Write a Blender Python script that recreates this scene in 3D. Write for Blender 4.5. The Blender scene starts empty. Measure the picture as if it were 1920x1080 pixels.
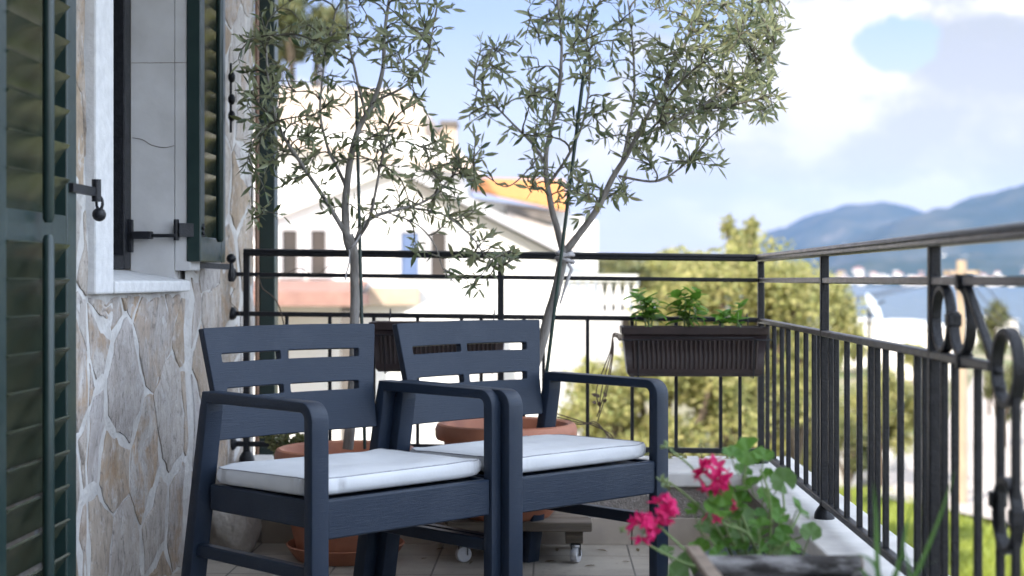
import bpy, bmesh, math, random
from mathutils import Vector, Matrix, Euler, noise as mnoise
R = math.radians
C = bpy.context.scene.collection
rnd = random.Random(7)

# ------------------------------------------------------------------ measuring frame
FPX, HOR, CAMZ = 2800.0, 524.0, 0.97          # focal length in 1920-wide pixels, horizon row, eye height
YAW = math.atan(74/2800.0)                    # the camera looks slightly left of the balcony's axis
_c, _s = math.cos(YAW), math.sin(YAW)
def cam2w(X, Y, z): return Vector((X*_c-Y*_s, X*_s+Y*_c, z))
def P(px, py, Y):
    """a surveyed spot: sight line through (px, py) at depth Y metres"""
    return cam2w((px-960)/FPX*Y, Y, CAMZ-(py-HOR)/FPX*Y)

# ------------------------------------------------------------------ mesh helpers
def lin(c):
    return tuple(((v/255)/12.92 if v/255 <= .04045 else ((v/255+.055)/1.055)**2.4) for v in c)

class MB:
    def __init__(self):
        self.v = []; self.f = []
    def add(self, vs, fs):
        b = len(self.v); self.v += [tuple(p) for p in vs]; self.f += [tuple(i+b for i in f) for f in fs]
    def box(self, lo, hi, m=None):
        x0,y0,z0 = lo; x1,y1,z1 = hi
        vs = [Vector(p) for p in ((x0,y0,z0),(x1,y0,z0),(x1,y1,z0),(x0,y1,z0),(x0,y0,z1),(x1,y0,z1),(x1,y1,z1),(x0,y1,z1))]
        if m: vs = [m @ p for p in vs]
        self.add(vs, [(3,2,1,0),(4,5,6,7),(0,1,5,4),(1,2,6,5),(2,3,7,6),(3,0,4,7)])
        return self
    def cbox(self, c, s, m=None):
        return self.box([c[i]-s[i]/2 for i in range(3)], [c[i]+s[i]/2 for i in range(3)], m)
    def bar(self, a, b, w, h=None, up=(0,0,1)):
        """square bar from a to b: w across, h along up"""
        a = Vector(a); b = Vector(b); h = h or w
        t = (b-a).normalized(); u = Vector(up)
        if abs(t.dot(u)) > .95: u = Vector((0,1,0))
        s = t.cross(u).normalized(); n = s.cross(t)
        vs = []
        for p in (a, b):
            for i, j in ((-1,-1),(1,-1),(1,1),(-1,1)): vs.append(p+s*i*w/2+n*j*h/2)
        self.add(vs, [(3,2,1,0),(4,5,6,7),(0,1,5,4),(1,2,6,5),(2,3,7,6),(3,0,4,7)])
        return self
    def tube(self, pts, r, n=8, cap=True):
        pts = [Vector(p) for p in pts]
        k = len(pts)
        rs = r if isinstance(r, (list, tuple)) else [r]*k
        ref = None; rings = []
        for i, p in enumerate(pts):
            t = (pts[min(i+1,k-1)]-pts[max(i-1,0)])
            if t.length < 1e-9: t = Vector((0,0,1))
            t.normalize()
            if ref is None:
                ref = t.orthogonal().normalized()
            ref = (ref - t*ref.dot(t))
            if ref.length < 1e-6: ref = t.orthogonal()
            ref.normalize(); b = t.cross(ref)
            rings.append([p+(ref*math.cos(2*math.pi*j/n)+b*math.sin(2*math.pi*j/n))*rs[i] for j in range(n)])
        vs = [q for g in rings for q in g]; fs = []
        for i in range(k-1):
            for j in range(n):
                fs.append((i*n+j, i*n+(j+1)%n, (i+1)*n+(j+1)%n, (i+1)*n+j))
        if cap:
            fs.append(tuple(reversed(range(n)))); fs.append(tuple((k-1)*n+j for j in range(n)))
        self.add(vs, fs); return self
    def lathe(self, prof, c=(0,0,0), n=40, axis=None, squash=None):
        """prof: [(r,z)]"""
        vs = []; fs = []; k = len(prof)
        for r_, z_ in prof:
            for j in range(n):
                a = 2*math.pi*j/n
                p = Vector((r_*math.cos(a), r_*math.sin(a), z_))
                if axis: p = axis @ p
                vs.append(p+Vector(c))
        for i in range(k-1):
            for j in range(n):
                fs.append((i*n+j, i*n+(j+1)%n, (i+1)*n+(j+1)%n, (i+1)*n+j))
        if prof[0][0] > 1e-5: fs.append(tuple(reversed(range(n))))
        if prof[-1][0] > 1e-5: fs.append(tuple((k-1)*n+j for j in range(n)))
        self.add(vs, fs); return self
    def ball(self, c, r, n=12, sc=(1,1,1)):
        k = max(5, n//2); prof = [(max(1e-6, r*math.sin(math.pi*i/k)), -r*math.cos(math.pi*i/k)) for i in range(k+1)]
        m = Matrix.Diagonal((*sc,)).to_3x3()
        return self.lathe(prof, c, n, m)
    def sweep(self, path, w, ts, cham=.0045):
        """path in the YZ plane [(y,z)], section: w along X (w=(x0,x1)), thickness ts per point in-plane"""
        x0, x1 = w; k = len(path); rings = []
        for i in range(k):
            p = Vector((0,)+tuple(path[i]))
            d0 = Vector((0,)+tuple(path[i]))-Vector((0,)+tuple(path[i-1])) if i else None
            d1 = Vector((0,)+tuple(path[i+1]))-Vector((0,)+tuple(path[i])) if i < k-1 else None
            d0 = d0.normalized() if d0 else d1.normalized(); d1 = d1.normalized() if d1 else d0
            n0 = Vector((0,-d0.z,d0.y)); n1 = Vector((0,-d1.z,d1.y)); n = (n0+n1).normalized()
            n = n/max(.3, n.dot(n0)); t = ts[i]/2; c = cham
            prof = []
            for (sx, st, o) in ((x0,-1,1),(x1,-1,-1),(x1,1,-1),(x0,1,1)):
                a = [(sx, st*(t-c)), (sx+o*c*.3, st*(t-c*.3)), (sx+o*c, st*t)]
                if (sx == x1) == (st < 0): a.reverse()
                if st < 0 and sx == x0: pass
                prof += a
            rings.append([p+Vector((q[0],0,0))+n*q[1] for q in prof])
        m = len(rings[0]); vs = [q for g in rings for q in g]; fs = []
        for i in range(k-1):
            for j in range(m): fs.append((i*m+j, i*m+(j+1)%m, (i+1)*m+(j+1)%m, (i+1)*m+j))
        fs.append(tuple(reversed(range(m)))); fs.append(tuple((k-1)*m+j for j in range(m)))
        self.add(vs, fs); return self
    def prism(self, pts, d):
        """extrude polygon (list of Vectors) by vector d"""
        n = len(pts); d = Vector(d)
        self.add([Vector(p) for p in pts]+[Vector(p)+d for p in pts],
                 [tuple(reversed(range(n))), tuple(range(n,2*n))]+[(i,(i+1)%n,n+(i+1)%n,n+i) for i in range(n)])
        return self
    def build(self, name, mat, parent=None, smooth=35, bevel=0, seg=2, loc=None):
        me = bpy.data.meshes.new(name); me.from_pydata(self.v, [], self.f)
        bm = bmesh.new(); bm.from_mesh(me); bmesh.ops.recalc_face_normals(bm, faces=bm.faces); bm.to_mesh(me); bm.free()
        me.materials.append(mat)
        if smooth:
            for p in me.polygons: p.use_smooth = True
            me.set_sharp_from_angle(angle=R(smooth))
        o = bpy.data.objects.new(name, me); C.objects.link(o)
        if parent: o.parent = parent
        if loc: o.location = loc
        if bevel:
            b = o.modifiers.new('Bevel', 'BEVEL'); b.width = bevel; b.segments = seg; b.limit_method = 'ANGLE'; b.angle_limit = R(40)
            b.harden_normals = False
        return o
def tag(o, label=None, cat=None, group=None, kind=None):
    if label: o['label'] = label
    if cat: o['category'] = cat
    if group: o['group'] = group
    if kind: o['kind'] = kind
    return o
def thing(name, label, cat, loc=(0,0,0), rz=0, group=None):
    o = bpy.data.objects.new(name, None); C.objects.link(o); o.empty_display_size = .1
    o.location = loc; o.rotation_euler = (0,0,rz)
    return tag(o, label, cat, group)
def dup(o, parent=None):
    c = o.copy(); C.objects.link(c)
    if parent: c.parent = parent
    for ch in list(o.children): dup(ch, c)
    return c
def cr(pts, n=6):
    """Catmull-Rom through pts"""
    pts = [Vector(p) for p in pts]; out = []
    for i in range(len(pts)-1):
        p0 = pts[max(0,i-1)]; p1 = pts[i]; p2 = pts[i+1]; p3 = pts[min(len(pts)-1,i+2)]
        for k in range(n):
            t = k/n
            out.append(.5*((2*p1)+(p2-p0)*t+(2*p0-5*p1+4*p2-p3)*t*t+(3*p1-p0-3*p2+p3)*t**3))
    out.append(pts[-1]); return out

# ------------------------------------------------------------------ materials
class NT:
    def __init__(self, tree): self.t = tree
    def n(self, typ, **kw):
        x = self.t.nodes.new(typ)
        for k, v in kw.items():
            if k in x.bl_rna.properties: setattr(x, k, v)
            else: x.inputs[k.replace('_',' ')].default_value = v
        return x
    def l(self, a, b): self.t.links.new(a, b)
    def math(self, op, a, b=None, clamp=False):
        x = self.t.nodes.new('ShaderNodeMath'); x.operation = op; x.use_clamp = clamp
        for i, q in enumerate((a, b)):
            if q is None: continue
            if hasattr(q, 'is_output'): self.l(q, x.inputs[i])
            else: x.inputs[i].default_value = q
        return x.outputs[0]
    def ramp(self, fac, stops):
        x = self.t.nodes.new('ShaderNodeValToRGB'); e = x.color_ramp.elements
        while len(e) < len(stops): e.new(.5)
        for i, (p, c) in enumerate(stops):
            e[i].position = p; e[i].color = (*c[:3], 1) if not isinstance(c, (int, float)) else (c, c, c, 1)
        self.l(fac, x.inputs[0]); return x.outputs[0]
    def mix(self, fac, a, b, typ='MIX'):
        x = self.t.nodes.new('ShaderNodeMix'); x.data_type = 'RGBA'; x.blend_type = typ
        for i, q in ((0, fac), (6, a), (7, b)):
            if hasattr(q, 'is_output'): self.l(q, x.inputs[i])
            elif i == 0: x.inputs[0].default_value = q
            else: x.inputs[i].default_value = (*q[:3], 1)
        return x.outputs[2]
def newmat(name):
    m = bpy.data.materials.new(name); m.use_nodes = True
    t = m.node_tree; t.nodes.clear()
    N = NT(t); out = N.n('ShaderNodeOutputMaterial'); bs = N.n('ShaderNodeBsdfPrincipled')
    N.l(bs.outputs[0], out.inputs[0]); return m, N, bs, out
def noise(N, scale, detail=4, rough=.55, vec=None, dist=0):
    x = N.n('ShaderNodeTexNoise'); x.inputs['Scale'].default_value = scale; x.inputs['Detail'].default_value = detail
    x.inputs['Roughness'].default_value = rough; x.inputs['Distortion'].default_value = dist
    if vec is not None: N.l(vec, x.inputs['Vector'])
    return x.outputs['Fac']
def coords(N, scale=(1,1,1), kind='Object', rot=(0,0,0)):
    tc = N.n('ShaderNodeTexCoord'); mp = N.n('ShaderNodeMapping')
    mp.inputs['Scale'].default_value = scale; mp.inputs['Rotation'].default_value = rot
    N.l(tc.outputs[kind], mp.inputs[0]); return mp.outputs[0]
def bump(N, bs, h, strength=.3, dist=.01):
    b = N.n('ShaderNodeBump'); b.inputs['Strength'].default_value = strength; b.inputs['Distance'].default_value = dist
    N.l(h, b.inputs['Height']); N.l(b.outputs[0], bs.inputs['Normal']); return b
def simple(name, c1, c2=None, rough=.5, scale=20, detail=5, bs_=0.15, bd=.004, stretch=(1,1,1), metal=0, spec=.5, lo=.35, hi=.65, rv=.1):
    m, N, bs, out = newmat(name)
    v = coords(N, stretch)
    f = noise(N, scale, detail, vec=v)
    c2 = c2 or tuple(x*.75 for x in c1)
    N.l(N.ramp(f, [(lo, c1), (hi, c2)]), bs.inputs['Base Color'])
    f2 = noise(N, scale*3.1, 3, vec=v)
    mr = N.n('ShaderNodeMapRange'); mr.inputs['To Min'].default_value = rough-rv; mr.inputs['To Max'].default_value = rough+rv
    N.l(f2, mr.inputs[0]); N.l(mr.outputs[0], bs.inputs['Roughness'])
    bs.inputs['Metallic'].default_value = metal
    bs.inputs['Specular IOR Level'].default_value = spec
    if bs_: bump(N, bs, f2, bs_, bd)
    return m
def leafmat(name, cols, under=None, trans=.35, rough=.45, tcol=None, spec=.4):
    m, N, bs, out = newmat(name)
    g = N.n('ShaderNodeNewGeometry')
    k = len(cols)
    col = N.ramp(g.outputs['Random Per Island'], [(i/max(1,k-1), c) for i, c in enumerate(cols)])
    if under: col = N.mix(g.outputs['Backfacing'], col, under)
    N.l(col, bs.inputs['Base Color']); bs.inputs['Roughness'].default_value = rough
    bs.inputs['Specular IOR Level'].default_value = spec
    tr = N.n('ShaderNodeBsdfTranslucent')
    if tcol: tr.inputs[0].default_value = (*tcol, 1)
    else: N.l(col, tr.inputs[0])
    ms = N.n('ShaderNodeMixShader'); ms.inputs[0].default_value = trans
    N.l(bs.outputs[0], ms.inputs[1]); N.l(tr.outputs[0], ms.inputs[2]); N.l(ms.outputs[0], out.inputs[0])
    return m

def chair_mat():
    m, N, bs, out = newmat('resin_wood_grain')
    v = coords(N, (6, 30, 160)); f = noise(N, 3, 5, .6, v, .3)
    v2 = coords(N); f2 = noise(N, 5, 4, .6, v2)
    c = N.mix(f2, (.0098,.0172,.0325), (.0142,.0235,.042)); du = noise(N, 3.2, 8, .7, coords(N, (1,1,1), 'Object', (.5,.3,.2)), .4)
    c = N.mix(N.ramp(du, [(.5,0.0),(.75,.35)]), c, (.045,.055,.075)); N.l(c, bs.inputs['Base Color'])
    mr = N.n('ShaderNodeMapRange'); mr.inputs['To Min'].default_value = .27; mr.inputs['To Max'].default_value = .52
    N.l(f, mr.inputs[0]); N.l(mr.outputs[0], bs.inputs['Roughness'])
    bs.inputs['Specular IOR Level'].default_value = .24
    bump(N, bs, f, .5, .002); return m
def stone_wall_mat():
    m, N, bs, out = newmat('stone_cladding')
    v = coords(N); g = N.n('ShaderNodeNewGeometry'); rnd_ = g.outputs['Random Per Island']
    base = N.ramp(rnd_, [(0,(.37,.335,.295)),(.14,(.41,.395,.39)),(.3,(.36,.30,.235)),(.42,(.40,.375,.35)),(.56,(.42,.405,.39)),(.7,(.34,.265,.19)),(.82,(.39,.355,.315)),(1,(.41,.395,.39))])
    f1 = noise(N, 7, 8, .68, v, .6); f3 = noise(N, 42, 6, .7, v); fl = noise(N, 10, 9, .74, coords(N, (3,3,1.2)), .8); f4 = noise(N, 17, 7, .7, v)
    r2 = N.math('FRACT', N.math('MULTIPLY', rnd_, 7.31))
    k = N.math('MULTIPLY', N.ramp(f1, [(.44,0.0),(.60,1.0)]), N.ramp(r2, [(.45,.06),(.75,.75)]))
    st = N.mix(k, base, N.mix(f3, (.27,.165,.085), (.40,.28,.16)))
    st = N.mix(N.ramp(fl, [(.34,.85),(.47,0.0)]), st, (.15,.135,.12))
    st = N.mix(N.ramp(fl, [(.54,0.0),(.68,.75)]), st, (.54,.52,.50))
    st = N.mix(N.ramp(f3, [(.32,.7),(.42,0.0)]), st, (.12,.105,.095))
    st = N.mix(N.ramp(f4, [(.56,0.0),(.70,.85)]), st, (.53,.525,.525))
    f6 = noise(N, 3.1, 8, .7, v, .7)
    st = N.mix(1.0, st, N.ramp(f6, [(.36,(.70,.67,.655)),(.6,(.97,.97,.98))]), 'MULTIPLY')
    N.l(st, bs.inputs['Base Color']); bs.inputs['Roughness'].default_value = .85
    h = N.math('ADD', N.math('MULTIPLY', fl, .8), N.math('MULTIPLY', f3, .35)); bump(N, bs, h, .9, .015); return m
def tile_mat():
    m, N, bs, out = newmat('floor_tiles')
    tc = N.n('ShaderNodeTexCoord'); mp = N.n('ShaderNodeMapping')
    mp.inputs['Location'].default_value = (.06, -5.245, 0); mp.inputs['Rotation'].default_value=(0,0,0)
    N.l(tc.outputs['Object'], mp.inputs[0])
    br = N.n('ShaderNodeTexBrick'); br.offset = 0.0; br.squash = 1
    br.inputs['Scale'].default_value = 1; br.inputs['Brick Width'].default_value = .335; br.inputs['Row Height'].default_value = .345
    br.inputs['Mortar Size'].default_value = .0035; br.inputs['Mortar Smooth'].default_value = .15; br.inputs['Bias'].default_value = 0
    br.inputs['Color1'].default_value = (.36,.325,.28,1); br.inputs['Color2'].default_value = (.40,.36,.315,1); br.inputs['Mortar'].default_value = (.09,.085,.08,1)
    N.l(mp.outputs[0], br.inputs['Vector'])
    f = noise(N, 7, 7, .65, coords(N, (1,2.2,1))); f2 = noise(N, 60, 4, .6, coords(N))
    c = N.mix(N.ramp(f, [(.4,0.0),(.7,.5)]), br.outputs['Color'], (.24,.215,.19))
    c = N.mix(N.ramp(f2, [(.62,0.0),(.70,.7)]), c, (.10,.09,.08))
    f5 = noise(N, 2.4, 8, .7, coords(N), .6); c = N.mix(N.ramp(f5, [(.48,0.0),(.68,.6)]), c, (.20,.175,.15))
    N.l(c, bs.inputs['Base Color']); bs.inputs['Roughness'].default_value = .55
    h = N.math('ADD', N.math('MULTIPLY', N.math('SUBTRACT', 1.0, br.outputs['Fac']), 1.0), N.math('MULTIPLY', f, .4))
    bump(N, bs, h, .4, .004); return m
M = {}
M['chair'] = chair_mat()
M['stone'] = stone_wall_mat()
M['tile'] = tile_mat()
M['mortar'] = simple('wall_mortar', (.45,.445,.44), (.34,.33,.32), .9, 9, 8, .9, .012)
M['cushion'] = simple('cushion_cotton', (.54,.555,.58), (.505,.52,.545), .9, 14, 7, .25, .003, rv=.04, spec=.2)
M['piping'] = simple('cushion_piping', (.34,.35,.38), None, .9, 80)
M['iron'] = simple('black_wrought_iron', (.006,.007,.010), (.013,.014,.018), .42, 55, 6, .7, .0025, rv=.14, spec=.28)
M['ironworn'] = simple('worn_iron_handrail', (.016,.017,.022), (.045,.040,.040), .34, 26, 7, .4, .002, stretch=(1,.35,1), rv=.12, lo=.45, hi=.8, spec=.4)
M['green'] = simple('dark_green_paint', (.007,.021,.020), (.012,.028,.026), .36, 14, 4, .1, .002, rv=.08)
M['greenslat'] = simple('louvre_bounce_tint', (.030,.039,.027), (.054,.058,.037), .22, 9, 5, .15, .003, rv=.08)  # green slats with warm bounced light mixed into their colour
M['trim'] = simple('white_stone_trim', (.52,.525,.535), (.44,.445,.455), .85, 30, 8, .5, .004)
M['reveal'] = simple('grey_stone_reveal', (.50,.50,.505), (.42,.415,.415), .85, 6, 8, .4, .004)
M['coping'] = simple('white_marble_coping', (.60,.59,.575), (.47,.46,.45), .6, 8, 8, .25, .003)
M['stucco'] = simple('rough_grey_stucco', (.33,.30,.275), (.24,.22,.20), .95, 60, 8, 1.0, .012)
M['skirt'] = simple('skirting_tile', (.40,.35,.295), (.32,.28,.24), .6, 9, 6, .2)
M['terra'] = simple('terracotta_plastic', (.40,.155,.085), (.31,.115,.065), .55, 12, 6, .15, .003)
M['soil'] = simple('potting_soil', (.07,.05,.036), (.025,.018,.013), .95, 60, 6, 1.0, .02)
M['brownbox'] = simple('dark_brown_plastic', (.022,.015,.016), (.030,.020,.020), .45, 20, 4, .1, spec=.35)
M['wood'] = simple('weathered_plank', (.17,.14,.11), (.085,.068,.052), .85, 14, 8, .6, .006, stretch=(.15,1,3))
M['log'] = simple('grey_weathered_log', (.24,.235,.24), (.03,.027,.027), .8, 30, 8, 1.0, .012, stretch=(.5,1.5,1.5), lo=.4, hi=.6)
M['logend'] = simple('cut_log_end', (.24,.19,.15), (.15,.115,.09), .85, 40, 6, .4)
M['white_plastic'] = simple('grey_white_castor', (.5,.5,.52), (.4,.4,.42), .5, 30)
M['bark'] = simple('olive_bark', (.25,.235,.22), (.13,.118,.107), .9, 35, 8, .7, .006, stretch=(1,1,.25))
M['twig'] = simple('twig_bark', (.105,.10,.075), (.06,.055,.04), .85, 40, 4, .2)
M['olive'] = leafmat('olive_leaf', [(.045,.072,.034),(.080,.108,.048),(.13,.14,.062),(.06,.088,.042),(.22,.20,.10)], (.25,.275,.16), .38, .30, spec=.5)
M['dryleaf'] = simple('dry_leaf', (.16,.115,.06), (.10,.07,.04), .8, 30)
M['stake'] = simple('green_coated_stake', (.010,.032,.026), None, .4, 40)
M['tie'] = simple('pale_tie_tape', (.36,.35,.36), (.27,.26,.27), .7, 60, 4, .5, .004)
M['herb'] = leafmat('herb_leaf', [(.085,.21,.024),(.15,.31,.04),(.11,.25,.032)], None, .42, .4)
M['gleaf'] = leafmat('geranium_leaf', [(.055,.15,.022),(.10,.23,.03),(.075,.185,.032)], (.12,.22,.07), .38, .5)
M['gstem'] = simple('geranium_stem', (.14,.22,.07), (.18,.24,.09), .5, 30)
M['petal'] = leafmat('pink_petal', [(.62,.012,.13),(.72,.02,.19),(.52,.01,.11)], None, .35, .5)
M['dryvine'] = simple('dry_vine', (.10,.07,.05), (.055,.04,.03), .9, 40)
M['grassblade'] = leafmat('grass_blade', [(.06,.15,.03),(.085,.19,.04)], None, .35, .45)
M['tealpot'] = simple('teal_glazed_pot', (.018,.034,.032), (.028,.044,.04), .45, 15)
M['copper'] = simple('brown_pipe', (.22,.12,.07), (.16,.09,.06), .5, 20)
M['hwall'] = simple('white_render', (.80,.79,.77), (.74,.73,.71), .9, 1.5, 6, .1, .01)
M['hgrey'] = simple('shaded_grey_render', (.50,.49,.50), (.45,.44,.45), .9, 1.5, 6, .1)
M['hroof'] = simple('pale_roof_tiles', (.52,.42,.34), (.42,.33,.26), .85, 6, 5, .5, .03, stretch=(1,4,1))
M['oroof'] = simple('orange_roof_tiles', (.66,.27,.075), (.52,.20,.06), .8, 5, 5, .5, .03, stretch=(4,1,1))
M['pinkroof'] = simple('terracotta_canopy', (.33,.19,.155), (.26,.145,.12), .85, 4, 5, .3, .02)
M['beige'] = simple('beige_render', (.46,.36,.27), (.40,.31,.23), .9, 3, 5, .2)
M['hwin'] = simple('dark_window', (.045,.042,.040), (.075,.062,.055), .12, 1.2, 2, 0)
M['bluedoor'] = simple('blue_door_paint', (.11,.165,.30), (.09,.135,.25), .5, 4)
M['frame_w'] = simple('white_frame', (.7,.7,.7), None, .6, 10)
M['darkeave'] = simple('dark_eave', (.14,.12,.11), (.10,.09,.08), .8, 5)
M['pole'] = simple('wooden_utility_pole', (.42,.32,.22), (.32,.24,.17), .85, 12, 5, .4, stretch=(1,1,.2))
M['wire'] = simple('black_cable', (.03,.03,.035), None, .6, 20)
M['dish'] = simple('white_dish', (.8,.8,.8), None, .45, 10)
M['bushl'] = leafmat('garden_leaf', [(.30,.31,.10),(.40,.40,.15),(.50,.45,.19),(.22,.25,.09),(.44,.40,.19)], None, .5, .7)
M['bushd'] = leafmat('shrub_leaf', [(.09,.11,.045),(.14,.155,.06),(.22,.20,.09)], None, .35, .5)
M['trunkd'] = simple('garden_trunk', (.12,.09,.06), (.07,.05,.035), .9, 10)
def ground_mat():
    m, N, bs, out = newmat('ground_soil_grass')
    v = coords(N); f = noise(N, .09, 6, .6, v); f2 = noise(N, 1.6, 6, .6, v)
    c = N.mix(N.ramp(f, [(.42,0.0),(.56,1.0)]), (.36,.29,.22), (.11,.15,.035))
    c = N.mix(N.ramp(f2, [(.35,.45),(.6,0.0)]), c, (.10,.10,.04))
    N.l(c, bs.inputs['Base Color']); bs.inputs['Roughness'].default_value = .95; bump(N, bs, f2, .4, .1); return m
M['ground'] = ground_mat()
M['grass'] = leafmat('lawn_grass', [(.27,.32,.05),(.34,.38,.07),(.21,.27,.04)], None, .4, .5)
M['road'] = simple('pale_concrete_lane', (.46,.40,.36), (.39,.34,.30), .9, .8, 7, .3, .01)
M['stonew'] = simple('dry_stone', (.42,.40,.37), (.30,.27,.24), .9, 3, 7, .8, .05)
def sea_mat():
    m, N, bs, out = newmat('sea_water')
    bs.inputs['Base Color'].default_value = (.05,.10,.14,1); bs.inputs['Roughness'].default_value = .25
    f = noise(N, .05, 6, .6, coords(N, (.3,1,1))); bump(N, bs, f, .35, 3); return m
M['sea'] = sea_mat()
def hill_mat():
    m, N, bs, out = newmat('forested_mountain')
    v = coords(N); f = noise(N, .004, 7, .6, v)
    N.l(N.ramp(f, [(.4,(.035,.05,.03)),(.6,(.075,.08,.05)),(.72,(.20,.18,.15))]), bs.inputs['Base Color'])
    bs.inputs['Roughness'].default_value = 1; bs.inputs['Specular IOR Level'].default_value = 0; return m
M['hill'] = hill_mat()
M['farwall'] = simple('far_house_render', (.78,.75,.70), (.70,.66,.60), .9, .3, 3, 0)
M['farroof'] = simple('far_house_roof', (.45,.22,.13), (.36,.17,.10), .9, .3, 3, 0)

# ------------------------------------------------------------------ camera, sun, sky
sc = bpy.context.scene
cd = bpy.data.cameras.new('camera'); cam = bpy.data.objects.new('camera', cd); C.objects.link(cam)
cam.location = (0,0,CAMZ); cam.rotation_euler = (R(90),0,YAW)
cd.sensor_width = 36; cd.lens = 36*FPX/1920; cd.shift_y = -(540-HOR)/1920
cd.clip_start = .1; cd.clip_end = 40000
cd.dof.use_dof = True; cd.dof.focus_distance = 4.4; cd.dof.aperture_fstop = 2.5; cd.dof.aperture_blades = 9
sc.camera = cam
SUN = Vector((.42,.68,-.54)).normalized()      # direction the light travels
sd = bpy.data.lights.new('sun', 'SUN'); sun = bpy.data.objects.new('sun', sd); C.objects.link(sun)
sd.energy = 4.8; sd.angle = R(.5); sd.color = (1,.93,.82)
sd.energy = 4.6
sun.rotation_euler = SUN.to_track_quat('-Z','Y').to_euler()
toS = -SUN
elev = math.asin(toS.z); az = math.atan2(toS.x, toS.y)     # rotation measured from +Y towards +X

w = bpy.data.worlds.new('World'); sc.world = w; w.use_nodes = True
t = w.node_tree; t.nodes.clear(); N = NT(t)
out = N.n('ShaderNodeOutputWorld'); bg = N.n('ShaderNodeBackground'); N.l(bg.outputs[0], out.inputs[0])
sky = N.n('ShaderNodeTexSky'); sky.sky_type = 'NISHITA'; sky.sun_disc = False
sky.sun_elevation = elev; sky.sun_rotation = az; sky.altitude = 20; sky.air_density = 1.0; sky.dust_density = 1.0; sky.ozone_density = 1.5
bg.inputs[1].default_value = .12
tc = N.n('ShaderNodeTexCoord'); D = tc.outputs['Generated']
dn = N.n('ShaderNodeTexNoise'); dn.inputs['Scale'].default_value = 11; dn.inputs['Detail'].default_value = 7; dn.inputs['Roughness'].default_value = .6; N.l(D, dn.inputs['Vector'])
dm = N.n('ShaderNodeVectorMath'); dm.operation = 'MULTIPLY_ADD'; N.l(dn.outputs['Color'], dm.inputs[0]); dm.inputs[1].default_value = (.07,.07,.05); 
ds = N.n('ShaderNodeVectorMath'); ds.operation = 'SUBTRACT'; N.l(D, ds.inputs[0]); ds.inputs[1].default_value = (.035,.035,.025); N.l(ds.outputs[0], dm.inputs[2])
DW = dm.outputs[0]
def blob(px, py, rx, ry, k):
    d = (P(px,py,1)-Vector((0,0,CAMZ))).normalized()
    s = N.n('ShaderNodeVectorMath'); s.operation = 'SUBTRACT'; N.l(DW, s.inputs[0]); s.inputs[1].default_value = d
    m = N.n('ShaderNodeVectorMath'); m.operation = 'MULTIPLY'; N.l(s.outputs[0], m.inputs[0]); m.inputs[1].default_value = (FPX/rx, FPX/rx, FPX/ry)
    ln = N.n('ShaderNodeVectorMath'); ln.operation = 'LENGTH'; N.l(m.outputs[0], ln.inputs[0])
    mr = N.n('ShaderNodeMapRange'); mr.interpolation_type = 'SMOOTHSTEP'; mr.inputs['From Min'].default_value = 1.5; mr.inputs['From Max'].default_value = .2
    mr.inputs['To Min'].default_value = 0; mr.inputs['To Max'].default_value = k
    N.l(ln.outputs['Value'], mr.inputs[0]); return mr.outputs[0]
mp = N.n('ShaderNodeMapping'); mp.inputs['Scale'].default_value = (1,1,1.9); N.l(D, mp.inputs[0])
f = noise(N, 7, 8, .56, mp.outputs[0], .15); f2 = noise(N, 15, 6, .55, mp.outputs[0], .2)
offv = N.n('ShaderNodeVectorMath'); offv.operation = 'ADD'; N.l(mp.outputs[0], offv.inputs[0]); offv.inputs[1].default_value = (-.022,0,.05)
foff = noise(N, 7, 8, .56, offv.outputs[0], .15)
bias = N.math('ADD', f, N.math('MULTIPLY', N.math('SUBTRACT', f2, .5), .45))
for b in ((1660,185,210,55,.22),(1840,160,150,150,.26),(1880,60,150,80,.15),(1530,60,110,100,.16),(1690,95,95,60,-.5),(1560,290,130,60,.12),
          (960,290,80,40,.12),(900,120,170,200,-.28),(1250,420,500,90,.06),(700,100,300,150,-.12),(1800,330,150,40,.05),(1400,200,300,120,.08)):
    bias = N.math('ADD', bias, blob(*b))
mask = N.ramp(bias, [(.41,0.0),(.46,.6),(.52,1.0)])
shade = N.math('ADD', N.math('ADD', .44, N.math('MULTIPLY', N.math('SUBTRACT', f, foff), 2.6)), N.math('ADD', blob(1850,190,130,160,-.32), N.math('ADD', blob(1650,190,230,55,.34), N.math('ADD', blob(1530,285,90,55,.22), N.math('ADD', blob(1500,60,80,90,.2), blob(1760,30,120,40,.15))))))
ccol = N.ramp(shade, [(.25,(2.8,2.9,2.85)),(.45,(3.65,3.65,3.55)),(.64,(5.6,5.35,5.0))])
skb = N.mix(1.0, sky.outputs[0], (.70,.64,.78), 'MULTIPLY')
sk = N.mix(mask, skb, ccol)
# thin bright veil towards the horizon
sep = N.n('ShaderNodeSeparateXYZ'); N.l(D, sep.inputs[0])
veil = N.ramp(sep.outputs[2], [(0.0,.9),(.075,.6),(.17,.12),(.25,.05)])
sk = N.mix(veil, sk, (4.75,4.45,4.3))
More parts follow.
